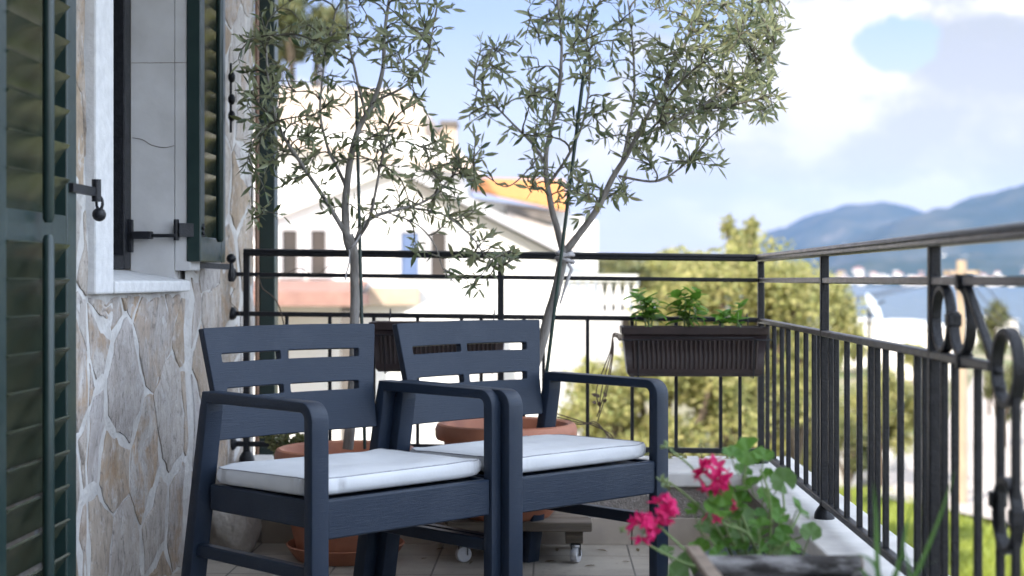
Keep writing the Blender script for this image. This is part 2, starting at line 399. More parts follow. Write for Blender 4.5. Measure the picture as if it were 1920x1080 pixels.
# extra cool brightness added to the sky over the open side, filling the shade
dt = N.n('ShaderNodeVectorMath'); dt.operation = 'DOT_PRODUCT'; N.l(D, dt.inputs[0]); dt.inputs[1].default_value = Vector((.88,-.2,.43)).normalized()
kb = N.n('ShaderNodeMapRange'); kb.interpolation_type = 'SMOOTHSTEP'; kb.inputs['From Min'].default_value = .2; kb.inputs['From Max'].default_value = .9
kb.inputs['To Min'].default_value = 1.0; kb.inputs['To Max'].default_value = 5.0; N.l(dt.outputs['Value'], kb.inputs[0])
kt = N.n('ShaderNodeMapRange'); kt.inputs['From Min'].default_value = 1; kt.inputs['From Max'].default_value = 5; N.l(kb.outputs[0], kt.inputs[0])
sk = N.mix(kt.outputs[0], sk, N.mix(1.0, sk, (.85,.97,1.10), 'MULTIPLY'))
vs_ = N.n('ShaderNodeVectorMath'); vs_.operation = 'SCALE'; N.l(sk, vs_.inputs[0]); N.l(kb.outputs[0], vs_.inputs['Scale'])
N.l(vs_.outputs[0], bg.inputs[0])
sc.view_settings.view_transform = 'Standard'; sc.view_settings.look = 'None'; sc.view_settings.exposure = 1.0; sc.view_settings.gamma = 1
sc.cycles.use_denoising = True; sc.cycles.max_bounces = 8; sc.cycles.transparent_max_bounces = 8; sc.cycles.volume_bounces = 0
sc.cycles.sample_clamp_indirect = 6

# ================================================================== THE BALCONY
XW, XR, YB = -1.2385, .8015, 5.74       # wall face, side railing line, back railing line
# floor slab
o = MB().box((-1.35,-1.5,-.25),(.93,5.95,0)).build('floor', M['tile'], smooth=0); tag(o, kind='structure')

# ---- own house: wall with window opening, eaves
house = thing('stone_house', 'stone clad house wall with white window trim and dark green louvred shutters', 'house', (XW,4,0))
L0 = Vector((-XW,-4,0))
def hb(name, mat, boxes, parent=None, bevel=0, smooth=0):
    mb = MB()
    for lo, hi in boxes: mb.box(Vector(lo)+L0, Vector(hi)+L0)
    return mb.build(name, mat, parent or house, smooth=smooth, bevel=bevel)
WY0, WY1, WZ0, WZ1 = 4.11, 4.97, 1.0, 2.35
# wall face as a displaced grid so the stones stand out
mb = MB()
def wall_panel(y0,y1,z0,z1,st=.03):
    ny = max(2,int((y1-y0)/st)); nz = max(2,int((z1-z0)/st)); vs=[]; fs=[]
    for j in range(nz+1):
        for i in range(ny+1):
            y = y0+(y1-y0)*i/ny; z = z0+(z1-z0)*j/nz
            d = .012*mnoise.noise(Vector((y*3.2,z*3.2,0)))+.006*mnoise.noise(Vector((y*11,z*11,3)))
            vs.append(Vector((XW+d-.004,y,z))+L0)
    for j in range(nz):
        for i in range(ny):
            a = j*(ny+1)+i; fs.append((a,a+1,a+ny+2,a+ny+1))
    mb.add(vs, fs)
wall_panel(2.4,4.0,0,3.6); wall_panel(4.0,WY1+.06,0,.95); wall_panel(WY1+.06,6.2,0,3.6); wall_panel(4.0,WY1+.06,WZ1+.1,3.6)
for lo, hi in (((XW-.3,2.4,-3.6),(XW-.02,3.95,3.6)),((XW-.3,WY1+.05,-3.6),(XW-.02,6.2,3.6)),((XW-.3,3.95,-3.6),(XW-.02,WY1+.05,.95)),((XW-.3,3.95,WZ1+.02),(XW-.02,WY1+.05,3.6)),
               ((XW-.3,-3,-3.6),(XW-.02,2.4,3.6))):
    mb.box(Vector(lo)+L0, Vector(hi)+L0)
mb.build('wall', M['mortar'], house, smooth=60)
# crazy paving: every stone a raised irregular slab
rs_ = random.Random(31); seeds = []
for iy in range(16):
    for iz in range(14):
        seeds.append((2.55+iy*.285+(.14 if iz%2 else 0)+rs_.uniform(-.13,.13), -.12+iz*.29+rs_.uniform(-.14,.14)))
def clip(poly, mx, my, nx, ny):
    out = []
    for a in range(len(poly)):
        p, q = poly[a], poly[(a+1)%len(poly)]
        da = (p[0]-mx)*nx+(p[1]-my)*ny; db = (q[0]-mx)*nx+(q[1]-my)*ny
        if da <= 0: out.append(p)
        if (da < 0) != (db < 0) and abs(da-db) > 1e-9:
            t_ = da/(da-db); out.append((p[0]+(q[0]-p[0])*t_, p[1]+(q[1]-p[1])*t_))
    return out
def stones(rect):
    y0, y1, z0, z1 = rect; sm = MB()
    for a, (sy, sz) in enumerate(seeds):
        if not (y0-.3 < sy < y1+.3 and z0-.3 < sz < z1+.3): continue
        poly = [(y0,z0),(y1,z0),(y1,z1),(y0,z1)]
        for b, (ty, tz) in enumerate(seeds):
            if a == b or (ty-sy)**2+(tz-sz)**2 > .81: continue
            poly = clip(poly, (sy+ty)/2, (sz+tz)/2, ty-sy, tz-sz)
            if len(poly) < 3: break
        if len(poly) < 3: continue
        cy = sum(p[0] for p in poly)/len(poly); cz = sum(p[1] for p in poly)/len(poly)
        pts = []
        for k_ in range(len(poly)):
            p, q = poly[k_], poly[(k_+1)%len(poly)]; L_ = math.hypot(q[0]-p[0], q[1]-p[1]); n_ = max(1,int(L_/.028))
            for u in range(n_): pts.append((p[0]+(q[0]-p[0])*u/n_, p[1]+(q[1]-p[1])*u/n_))
        if len(pts) < 6: continue
        hgt = rs_.uniform(.002,.006); sd2 = a*3.7; rings2 = []
        for off, hx in ((0,-.010),(.002,hgt*.6),(.010,hgt)):
            rg2 = []
            for (py, pz) in pts:
                dy, dz = cy-py, cz-pz; L_ = math.hypot(dy,dz)+1e-6
                lf = mnoise.noise(Vector((py*2.1,pz*2.1,8)))
                ins = .003+.026*max(0,min(1,.32+1.7*lf))+.018*mnoise.noise(Vector((py*11,pz*11,sd2)))+.008*mnoise.noise(Vector((py*40,pz*40,sd2)))+off
                ins = min(ins, L_*.7)
                rg2.append((py+dy/L_*ins, pz+dz/L_*ins, hx))
            rings2.append(rg2)
        for f_ in (.72,.42,.16):
            rings2.append([(cy+(py-cy)*f_, cz+(pz-cz)*f_, hgt+.007*mnoise.noise(Vector((py*f_*9+sd2,pz*f_*9,1)))) for (py,pz,_) in rings2[2]])
        vs = [Vector((XW+x_+.012*mnoise.noise(Vector((y_*3.2,z_*3.2,0)))-.004, y_, z_))+L0 for rg2 in rings2 for (y_,z_,x_) in rg2]
        n_ = len(pts); fs = [(i_*n_+j_, i_*n_+(j_+1)%n_, (i_+1)*n_+(j_+1)%n_, (i_+1)*n_+j_) for i_ in range(5) for j_ in range(n_)]
        fs.append(tuple(5*n_+j_ for j_ in range(n_))); sm.add(vs, fs)
    return sm
sm = stones((2.6,3.945,0,2.55))
for rc in ((3.955,WY1+.06,0,.925),(WY1+.15,6.19,0,2.55)):
    q = stones(rc); sm.add(q.v, q.f)
sm.build('stone_cladding', M['stone'], house, smooth=60)
hb('unseen_light_blocker', M['stone'], [((XW-.3,-1.9,-3.6),(XR+.15,-1.55,2.598))])  # unseen wall added behind the camera to block light from there
hb('added_shade_slab', M['trim'], [((XW-.3,-3,2.6),(-.33,6.3,2.75))])  # slab added overhead, out of view, to shade the wall side
hb('eave', M['hroof'], [((XW-3,-3.5,3.6),(XW+.06,6.6,3.78))])
win = hb('window', M['trim'], [((XW-.02,3.95,.93),(XW+.026,WY0,2.5)), ((XW-.02,WY1+.002,1.0),(XW+.03,WY1+.14,2.5)), ((XW-.02,WY0,WZ1),(XW+.026,WY1,WZ1+.15))], bevel=.006)
hb('window_reveal', M['reveal'], [((XW-.17,WY1,.96),(XW-.024,WY1+.05,WZ1)), ((XW-.17,WY0-.05,.96),(XW-.024,WY0,WZ1)),((XW-.0215,WY1,1.0),(XW+.0275,WY1+.0018,WZ1)),
   ((XW-.17,WY0,WZ1),(XW-.022,WY1,WZ1+.02))], win)
mb = MB()
mb.tube(cr([Vector((XW-.165,WY1-.0008,1.445))+L0,Vector((XW-.13,WY1-.0008,1.438))+L0,Vector((XW-.10,WY1-.0008,1.42))+L0,Vector((XW-.06,WY1-.0008,1.412))+L0,Vector((XW-.024,WY1-.0008,1.418))+L0],5), .0011, 5)
mb.build('crack', M['dryvine'], win, smooth=0)
mb = MB(); mb.box(Vector((XW-.168,WY1-.0012,1.695))+L0, Vector((XW+.026,WY1-.0002,1.6972))+L0); mb.build('joint', M['stucco'], win, smooth=0)
mb = MB()
sx0, sx1 = XW-.2, XW+.03
mb.prism([Vector((sx0,WY0+.004,.93))+L0, Vector((sx1,WY0+.004,.93))+L0, Vector((sx1,WY0+.004,.966))+L0, Vector((sx0,WY0+.004,1.004))+L0], (0,WY1-WY0-.004,0))
mb.build('sill', M['trim'], win, smooth=0, bevel=.006)
fx = XW-.20
hb('window_frame', M['iron'], [((fx-.06,WY1-.075,1.004),(fx+.03,WY1-.002,WZ1)), ((fx-.06,WY0+.002,1.004),(fx+.03,WY0+.07,WZ1)), ((fx-.06,WY0+.07,1.004),(fx+.028,WY1-.075,1.05)), ((fx-.06,WY0+.07,WZ1-.06),(fx+.028,WY1-.075,WZ1))], win, bevel=.004)
gm, GN, gb, go = newmat('window_glass'); gb.inputs['Base Color'].default_value = (.01,.012,.014,1); gb.inputs['Roughness'].default_value = .05
hb('pane', gm, [((fx-.03,WY0+.065,1.045),(fx-.02,WY1-.07,WZ1-.05))], win)
hb('window_catch', M['iron'], [((fx+.03,WY1-.04,1.06),(fx+.045,WY1-.02,1.17)), ((fx+.045,WY1-.05,1.105),(fx+.11,WY1-.015,1.13)), ((fx+.11,WY1-.04,1.11),(fx+.19,WY1-.025,1.122))], win, bevel=.003)

def shutter(y0, y1, z0, z1, mids, pitch, rods, lab):
    x0, x1 = XW+.018, XW+.066
    st = .072 if y1-y0 > .5 else .058
    mb = MB()
    def bx(lo, hi): mb.box(Vector(lo)+L0, Vector(hi)+L0)
    bx((x0,y0,z0),(x1,y0+st,z1)); bx((x0,y1-st,z0),(x1,y1,z1))
    rails = [(z0,z0+.085)]+mids+[(z1-.085,z1)]
    for a, b in rails: bx((x0,y0+st,a),(x1-.002,y1-st,b))
    s = mb.build('shutter', M['green'], house, smooth=0, bevel=.004); s['label'] = lab
    mb = MB()
    for (a, b), (c, d) in zip(rails[:-1], rails[1:]):
        n = int((c-b)/pitch)
        for i in range(n):
            z = b+(c-b)*(i+.5)/n
            m = Matrix.Translation(Vector(((x0+x1)/2,0,z))+L0) @ Matrix.Rotation(R(-60),4,'Y')
            # slightly domed slat
            W = .0545 if pitch > .075 else .0435; vs=[]; k=6
            pr = [(-W+2*W*q/k, .0065*math.sin(math.pi*q/k)+.002) for q in range(k+1)]+[(W-2*W*q/k, .0065*math.sin(math.pi*(1-q/k))-.004) for q in range(k+1)]
            mb.prism([m @ Vector((a_, y0+st-.004, b_)) for a_, b_ in pr], (0,(y1-y0)-2*st+.008,0))
    mb.build('louvres', M['greenslat'], s, smooth=40)
    yc = (y0+y1)/2
    for ra, rb in rods:
        mb = MB(); mb.tube([Vector((x1+.022,yc,ra))+L0, Vector((x1+.022,yc,ra+.01))+L0, Vector((x1+.022,yc,rb-.01))+L0, Vector((x1+.022,yc,rb))+L0], [.009,.0135,.0135,.009], 10)
        mb.build('tilt_rod', M['green'], s, smooth=40)
    return s
s1 = shutter(3.115, 3.66, .05, 2.3, [(1.05,1.125)], .083, [(1.10,2.2),(.15,1.072)], 'near tall door shutter with two tilt rods')
mb = MB()
def hk(a, b, w_, h_): mb.bar(Vector(a)+L0, Vector(b)+L0, w_, h_)
zc = 1.194
hk((XW+.07,3.60,zc),(XW+.07,3.79,zc), .014,.022)
mb.tube([Vector((XW+.075,3.79,zc-.025))+L0, Vector((XW+.075,3.79,zc+.032))+L0], .012, 10)
mb.tube([Vector((XW+.08+(.008*math.cos(a)),3.80,zc-.028+.016*math.sin(a)))+L0 for a in [k*math.pi/8 for k in range(17)]], .004, 6)
mb.ball(Vector((XW+.082,3.79,zc-.058))+L0, .018, 14)
mb.build('shutter_hook', M['iron'], s1, smooth=40)
s2 = shutter(4.965, 5.345, 1.03, 2.35, [], .069, [(1.10,2.28)], 'small window shutter folded back against the wall')
mb = MB()
hk((XW+.0,4.93,1.135),(XW+.068,5.0,1.135), .012,.045); mb.tube([Vector((XW-.01,4.94,1.10))+L0, Vector((XW-.01,4.94,1.17))+L0], .009, 8)
mb.ball(Vector((XW+.07,4.985,1.142))+L0, .006, 8); mb.ball(Vector((XW+.07,4.985,1.125))+L0, .006, 8)
mb.build('hinge', M['iron'], s2, smooth=40)
mb = MB()
hk((XW+.02,5.12,1.02),(XW+.085,5.30,1.015), .012,.02); mb.ball(Vector((XW+.09,5.33,1.045))+L0, .018, 12); mb.tube([Vector((XW+.09,5.33,1.03))+L0, Vector((XW+.092,5.325,.985))+L0, Vector((XW+.09,5.33,.965))+L0], [.006,.014,.012], 8)
mb.build('shutter_stop', M['iron'], s2, smooth=40)
mb = MB()
mb.tube([Vector((XW+.082,5.36,1.5))+L0, Vector((XW+.082,5.36,1.75))+L0], .005, 6)
for z_ in (1.56,1.62,1.70): mb.ball(Vector((XW+.085,5.36,z_))+L0, .014, 10, (1,1,1.5))
mb.build('bolt', M['iron'], s2, smooth=40)

# green corner post, downpipe
gp = MB().box((-.039,-.04,-3.5),(.039,.04,3.5)); 
o = gp.build('corner_post', M['green'], smooth=0, bevel=.004, loc=(-1.198,6.27,0)); tag(o, 'dark green square post standing at the end of the stone wall behind the railing', 'post')
o = MB().tube([(0,0,-3.5),(0,0,3.5)], .009, 10).build('downpipe', M['copper'], smooth=40, loc=(-1.231,6.215,0)); tag(o, 'thin brown pipe running up the end of the stone wall', 'pipe')

# low parapet: back and side
par = thing('low_parapet_wall', 'low rough stucco wall with white stone coping under the railing', 'wall', (0,5.5,0))
Lp = Vector((0,-5.5,0))
def pb(name, mat, boxes, bevel=0):
    mb = MB()
    for lo, hi in boxes: mb.box(Vector(lo)+Lp, Vector(hi)+Lp)
    return mb.build(name, mat, par, smooth=0, bevel=bevel)
pb('wall', M['stucco'], [((XW+.01,5.476,-.2),(.93,5.94,.212)), ((.716,-1.5,-.2),(.93,5.476,.212))])
pb('coping', M['coping'], [((XW+.03,5.455,.212),(.95,5.96,.268)), ((.70,1.2,.212),(.95,5.4535,.268))], .008)
pb('skirting', M['skirt'], [((-1.065+.34*i,5.464,0),(-1.065+.34*i+.336,5.4759,.098)) for i in range(6)]+[((.704,5.46-.34*(i+1),0),(.7159,5.46-.34*i-.004,.098)) for i in range(12)], .002)
# rough rock at the wall foot
mb = MB(); mb.ball((0,0,0), 1, 28)
rv = []
for p in mb.v:
    q = Vector(p); d = 1+.22*mnoise.noise(q*1.6)+.10*mnoise.noise(q*4)+.05*mnoise.noise(q*9)
    rv.append((q.x*.10*d, q.y*.13*d, q.z*.13*d))
mb.v = rv
o = mb.build('rough_stone', M['stonew'], smooth=50, loc=(-1.125,5.30,.108)); tag(o, 'rough grey brown stone lying at the foot of the wall behind the near chair', 'stone')

# ---------------------------------------------------------------- railings
def rail_group(name, label, org):
    return thing(name, label, 'railing', org, 0, 'wrought iron railings round the balcony')
TILT = .0115
def zt(x): return -TILT*(x-XR)           # the back run climbs slightly to the left
rb = rail_group('balcony_railing', 'black iron railing with plain upright bars across the far end', (0,YB,0)); Lb = Vector((0,-YB,0))
xl = -1.177
def rbar(name, x0, x1, z, w_, h_, mat=None, bev=.003):
    mb = MB(); mb.bar(Vector((x0,YB,z+zt(x0)))+Lb, Vector((x1,YB,z+zt(x1)))+Lb, w_, h_)
    return mb.build(name, mat or M['iron'], rb, smooth=40, bevel=bev)
def handrail_mesh(a, b):
    mb = MB(); a = Vector(a); b = Vector(b); t_ = (b-a).normalized(); s_ = t_.cross(Vector((0,0,1))).normalized(); u_ = s_.cross(t_)
    pr = [(-.017,-.014),(.017,-.014),(.021,-.009),(.021,-.001),(.0185,.001),(.021,.004),(.019,.011),(.011,.0145),(-.011,.0145),(-.019,.011),(-.021,.004),(-.0185,.001),(-.021,-.001),(-.021,-.009)]
    mb.prism([a+s_*p+u_*q for p, q in pr], b-a); return mb
handrail_mesh(Vector((xl-.01,YB,1.052+zt(xl)))+Lb, Vector((XR-.021,YB,1.052))+Lb).build('handrail', M['iron'], rb, smooth=30)
rbar('middle_rail', XW, XR-.013, .967, .018, .016); rbar('middle_rail', XW, XR-.013, .815, .020, .018); rbar('bottom_rail', XW, XR-.013, .312, .020, .020)
for z_ in (.967,.815,.312):
    mb = MB(); mb.lathe([(1e-5,.012),(.012,.011),(.020,.006),(.025,0),(.025,-.012)], Vector((XW+.012,YB,z_+zt(XW)))+Lb, 20, Matrix.Rotation(R(90),3,'Y'))
    mb.build('rosette', M['iron'], rb, smooth=50)
def foot(c, r_=.030):
    return MB().lathe([(r_,0),(r_,.008),(r_*.93,.018),(r_*.7,.030),(r_*.45,.040),(.016,.044)], c, 24)
posts_b = [xl, -.195]
for x in posts_b:
    mb = MB(); mb.bar(Vector((x,YB,.27))+Lb, Vector((x,YB,1.04+zt(x)))+Lb, .024)
    mb.build('post', M['iron'], rb, smooth=40, bevel=.003); foot(Vector((x,YB,.268))+Lb).build('post_foot', M['iron'], rb, smooth=50)
def bal(parent, L_, x, y, z0, z1, w_=.0135, name='baluster'):
    mb = MB(); mb.bar(Vector((x,y,z0))+L_, Vector((x,y,z1))+L_, w_); return mb.build(name, M['iron'], parent, smooth=40, bevel=.002)
for px in (535.6,617,700,782.5,865,902,982,1019,1101.5,1185,1267,1350,1386):
    x = (px-960)/488-.1515
    bal(rb, Lb, x, YB, .318+zt(x), .81+zt(x))

rs = rail_group('balcony_railing', 'black iron railing with scroll panel along the open side of the balcony', (XR,4,0)); Ls = Vector((-XR,-4,0))
YN = 1.2
handrail_mesh(Vector((XR,YB+.021,1.052))+Ls, Vector((XR,YN,1.052))+Ls).build('handrail', M['ironworn'], rs, smooth=30)
def sbar(name, z, w_, h_, y0=YB-.013, y1=YN, mat=None):
    mb = MB(); mb.bar(Vector((XR,y0,z))+Ls, Vector((XR,y1,z))+Ls, w_, h_); return mb.build(name, mat or M['ironworn'], rs, smooth=40, bevel=.003)
sbar('middle_rail', .967, .020, .018); sbar('middle_rail', .812, .024, .018, y1=2.72); sbar('bottom_rail', .316, .022, .020, mat=M['iron'])
posts = [YB, 4.41, 3.152, 1.85]
for y in posts:
    mb = MB(); mb.bar(Vector((XR,y,.27))+Ls, Vector((XR,y,1.04))+Ls, .0245); mb.build('post', M['iron'], rs, smooth=40, bevel=.003)
    foot(Vector((XR,y,.268))+Ls).build('post_foot', M['iron'], rs, smooth=50)
for y in (5.568,5.40,5.219,5.077,4.9,4.728,4.58,4.488, 4.31,4.226,4.075,3.909,3.768,3.697,3.604,3.452,3.295,3.225, 3.07,2.99,2.83):
    bal(rs, Ls, XR, y, .322, .806, .0145)
for y in (2.69,2.60): bal(rs, Ls, XR, y, .322, .78, .0145)
for y in (2.45,2.30,2.15,2.0,1.93): bal(rs, Ls, XR, y, .322, .95, .0145)
def ring(name, yc, zc, ry, rz, a0=0, a1=360, w_=.02, th=.010, n=36, spiral=0):
    """flat-bar scroll in the plane of the railing"""
    mb = MB(); vs=[]; fs=[]
    for i in range(n+1):
        a = R(a0+(a1-a0)*i/n); q = 1-spiral*i/n
        for (dx, dr) in ((-w_/2,-th/2),(w_/2,-th/2),(w_/2,th/2),(-w_/2,th/2)):
            vs.append(Vector((XR+dx, yc+(ry*q+dr)*math.cos(a), zc+(rz*q+dr)*math.sin(a)))+Ls)
    for i in range(n):
        for j in range(4): fs.append((i*4+j,i*4+(j+1)%4,(i+1)*4+(j+1)%4,(i+1)*4+j))
    fs.append((3,2,1,0)); fs.append(tuple(n*4+j for j in range(4)))
    mb.add(vs, fs); return mb.build(name, M['iron'], rs, smooth=40, bevel=.0015)
ring('scroll', 3.075, .889, .060, .064)
ring('scroll', 2.935, .889, .062, .064, 90, 405-30)
mb = MB(); mb.cbox(Vector((XR,3.003,.889))+Ls, (.028,.030,.026)); mb.build('collar', M['iron'], rs, smooth=40, bevel=.003)
for q_ in ((2.925,.965,.030),(2.925,.812,.030)):
    mb = MB(); mb.cbox(Vector((XR,q_[0],q_[1]))+Ls, (.032,.024,q_[2])); mb.build('collar', M['iron'], rs, smooth=40, bevel=.003)
mb = MB(); mb.bar(Vector((XR,2.90,.957))+Ls, Vector((XR,2.70,.80))+Ls, .016, .012); mb.build('diagonal_bar', M['iron'], rs, smooth=40, bevel=.002)
ring('scroll', 2.645, .815, .065, .065, w_=.022, th=.012); ring('scroll', 2.645, .555, .056, .062, w_=.022, th=.012)
for q_ in ((2.705,.575),(2.59,.56)):
    mb = MB(); mb.cbox(Vector((XR,q_[0],q_[1]))+Ls, (.03,.022,.028)); mb.build('collar', M['iron'], rs, smooth=40, bevel=.003)

# ---------------------------------------------------------------- chairs
CW, LW, LD, DT, CH, CHB = .693, .0557, .036, .5117, .6546, .657
def make_chair(label):
    t = thing('garden_armchair', label, 'armchair', (0,0,0), 0, 'matching dark armchairs')
    for sx in (-1,1):
        w_ = (-CW/2,-CW/2+LW) if sx < 0 else (CW/2-LW,CW/2)
        half = LD/2
        mb = MB(); mb.sweep([(half,0),(half,CH-.085)], w_, [LD,LD]); mb.build('leg', M['chair'], t, smooth=30)
        # arm with rounded front corner, ending in a mitre at the rear leg
        rc = .034; path = [(half,CH-.085),(half,CH-.014-rc)]; tsA = [LD,LD]
        for k in range(1,9):
            a = math.pi-math.pi/2*k/8
            path.append((half+rc+rc*math.cos(a), CH-.014-rc+rc*math.sin(a))); tsA.append(LD+(.028-LD)*k/8)
        path.append((DT-.02,CHB-.014)); tsA.append(.028)
        rear0 = (DT-.02, CHB-.014); rear1 = (DT+.189*CHB-.024, 0)
        dd = Vector((rear1[0]-rear0[0], rear1[1]-rear0[1]))
        path.append((rear0[0]+dd.x*.06, rear0[1]+dd.y*.06)); tsA[-1] = .030; tsA.append(.038)
        mb = MB(); mb.sweep(path, w_, tsA); mb.build('armrest', M['chair'], t, smooth=30)
        mb = MB(); mb.sweep([(rear0[0]+dd.x*.06, rear0[1]+dd.y*.06), rear1], w_, [.038,.052]); mb.build('leg', M['chair'], t, smooth=30)
        # side stretcher
        x = sx*(CW/2-.03)
        mb = MB(); mb.bar((x,LD,.208),(x,DT+.05,.208), .032,.036); mb.build('stretcher', M['chair'], t, smooth=30, bevel=.004)
    mb = MB(); xi = CW/2-LW
    mb.box((-xi,.008,.2977),(xi,.035,.400))
    for sx in (-1,1): mb.box((min(sx*xi,sx*(xi+.03)),.036,.325),(max(sx*xi,sx*(xi+.03)),DT-.01,.398))
    mb.box((-xi,DT-.03,.33),(xi,DT,.395)); mb.box((-xi+.002,.036,.375),(xi-.002,DT-.031,.392))
    mb.build('seat_frame', M['chair'], t, smooth=30, bevel=.005)
    # backrest: one moulded panel with four slots
    us = [0,.081,.432,.478,.905,1]; vs_ = [0,.238,.314,.547,.625,1]
    top = Vector((0,.5518,.8323)); bot = Vector((0,.5102,.5165))
    def fp(u, v):
        wdt = .628+(.5765-.628)*min(1,v/.62)
        p = top.lerp(bot, v); x = (u-.5)*wdt
        return Vector((x, p.y+.018*(1-(2*u-1)**2)-.004, p.z+.004*(1-(2*u-1)**2)*(1-v)))
    def fine(l, k): 
        o_ = []
        for a, b in zip(l[:-1], l[1:]): o_ += [a+(b-a)*i/k for i in range(k)]
        return o_+[l[-1]]
    U, V, = fine(us, 3), fine(vs_, 3)
    nu, nv = len(U), len(V); nrm = Vector((0,(top.z-bot.z),-(top.y-bot.y))).normalized()
    bm = bmesh.new(); F = [[bm.verts.new(fp(u,v)) for u in U] for v in V]; B = [[bm.verts.new(fp(u,v)+nrm*.026) for u in U] for v in V]
    def solid(i, j):
        if i < 0 or j < 0 or i >= nu-1 or j >= nv-1: return False
        return not ((i//3 in (1,3)) and (j//3 in (1,3)))
    for j in range(nv-1):
        for i in range(nu-1):
            if not solid(i,j): continue
            bm.faces.new((F[j][i],F[j][i+1],F[j+1][i+1],F[j+1][i])); bm.faces.new((B[j][i],B[j+1][i],B[j+1][i+1],B[j][i+1]))
            if not solid(i-1,j): bm.faces.new((F[j][i],F[j+1][i],B[j+1][i],B[j][i]))
            if not solid(i+1,j): bm.faces.new((F[j][i+1],B[j][i+1],B[j+1][i+1],F[j+1][i+1]))
            if not solid(i,j-1): bm.faces.new((F[j][i],B[j][i],B[j][i+1],F[j][i+1]))
            if not solid(i,j+1): bm.faces.new((F[j+1][i],F[j+1][i+1],B[j+1][i+1],B[j+1][i]))
    for v in [v for v in bm.verts if not v.link_faces]: bm.verts.remove(v)
    bmesh.ops.recalc_face_normals(bm, faces=bm.faces)
    vert_edges = []
    for e in bm.edges:      # round the corners of the slots and of the top
        if len(e.link_faces) == 2 and e.calc_face_angle(0) > 1 and abs((e.verts[0].co-e.verts[1].co).normalized().dot(nrm)) > .9: vert_edges.append(e)
    bmesh.ops.bevel(bm, geom=vert_edges, offset=.005, segments=3, affect='EDGES', profile=.5, clamp_overlap=True)
    me = bpy.data.meshes.new('backrest'); bm.to_mesh(me); bm.free(); me.materials.append(M['chair'])
    for p in me.polygons: p.use_smooth = True
    me.set_sharp_from_angle(angle=R(35))
    ob = bpy.data.objects.new('backrest', me); C.objects.link(ob); ob.parent = t
    bv = ob.modifiers.new('Bevel','BEVEL'); bv.width = .003; bv.segments = 2; bv.limit_method='ANGLE'; bv.angle_limit=R(40)
    return t
def place(o, X, Y, th): 
    o.location = cam2w(X, Y, 0); o.rotation_euler.z = th+YAW
ch1 = make_chair('dark slate armchair beside the stone wall, nearer of the pair')
ch2 = dup(ch1); ch2['label'] = 'dark slate armchair in the middle of the balcony, in front of the flower box'
place(ch1, -.2636, 4.0471, .7824); place(ch2, .244, 4.485, .7565)

def make_cushion(seed, label):
    rr = random.Random(seed)
    n = 44; Wx, Dy, T = .640, .462, .060
    vs=[]; fs=[]; rows=[]
    def sup(a, e=.2):
        c_, s_ = math.cos(a), math.sin(a)
        return (abs(c_)**e*(1 if c_>=0 else -1), abs(s_)**e*(1 if s_>=0 else -1))
    m = 160
    levels = [(.0,.93),(.006,.985),(.017,1.0),(.030,1.004),(.041,1.0),(.047,.99)]
    ring_ = []
    def wr(a, z):  # vertical gathers on the border
        return .0045*mnoise.noise(Vector((math.cos(a)*9, math.sin(a)*9+seed, z*6)))+.003*mnoise.noise(Vector((math.cos(a)*30, math.sin(a)*30+seed, z*10)))
    def edge_lift(a): return .006*mnoise.noise(Vector((math.cos(a)*2.2+seed, math.sin(a)*2.2, 5)))
    for z, k in levels:
        for i in range(m):
            a = 2*math.pi*i/m; sx, sy = sup(a); w_ = 1+wr(a,z)*6.0*math.sin(math.pi*min(1,z/.055))
            vs.append((sx*Wx/2*k*w_, sy*Dy/2*k*w_, z+edge_lift(a)*z/.05))
    tops = [.97,.9,.8,.65,.5,.35,.2,.08]
    for q in tops:
        for i in range(m):
            a = 2*math.pi*i/m; sx, sy = sup(a)
            x, y = sx*Wx/2*q, sy*Dy/2*q
            z = .047+.010*(1-q**4)-.006*math.exp(-((x-.05)**2+(y+.02)**2)/.02)+.012*mnoise.noise(Vector((x*7+seed,y*7,1)))*(1-q**6)+edge_lift(a)*q**6
            vs.append((x,y,z))
    L = len(levels)+len(tops)
    for j in range(L-1):
        for i in range(m): fs.append((j*m+i, j*m+(i+1)%m, (j+1)*m+(i+1)%m, (j+1)*m+i))
    fs.append(tuple(reversed(range(m)))); fs.append(tuple((L-1)*m+i for i in range(m)))
    mb = MB(); mb.add(vs, fs); o_ = mb.build('seat_cushion', M['cushion'], smooth=180); tag(o_, label, 'cushion', 'white seat cushions')
    mb = MB(); pts = [Vector(vs[5*m+i])+Vector((0,0,.0005)) for i in range(m)]; pts.append(pts[0])
    mb.tube(pts, .0017, 6, cap=False); mb.build('piping', M['piping'], o_, smooth=180)
    return o_
for ch, sd_, lb in ((ch1, 3, 'white seat cushion on the armchair nearest the wall'), (ch2, 11, 'white seat cushion on the middle armchair, by the pot on planks')):
    cu = make_cushion(sd_, lb); mm = Matrix.Translation(ch.location) @ Matrix.Rotation(ch.rotation_euler.z, 4, 'Z') @ Matrix.Translation((0,.276,.4005)) @ Matrix.Rotation(R(-.8),4,'X')
    cu.matrix_world = mm

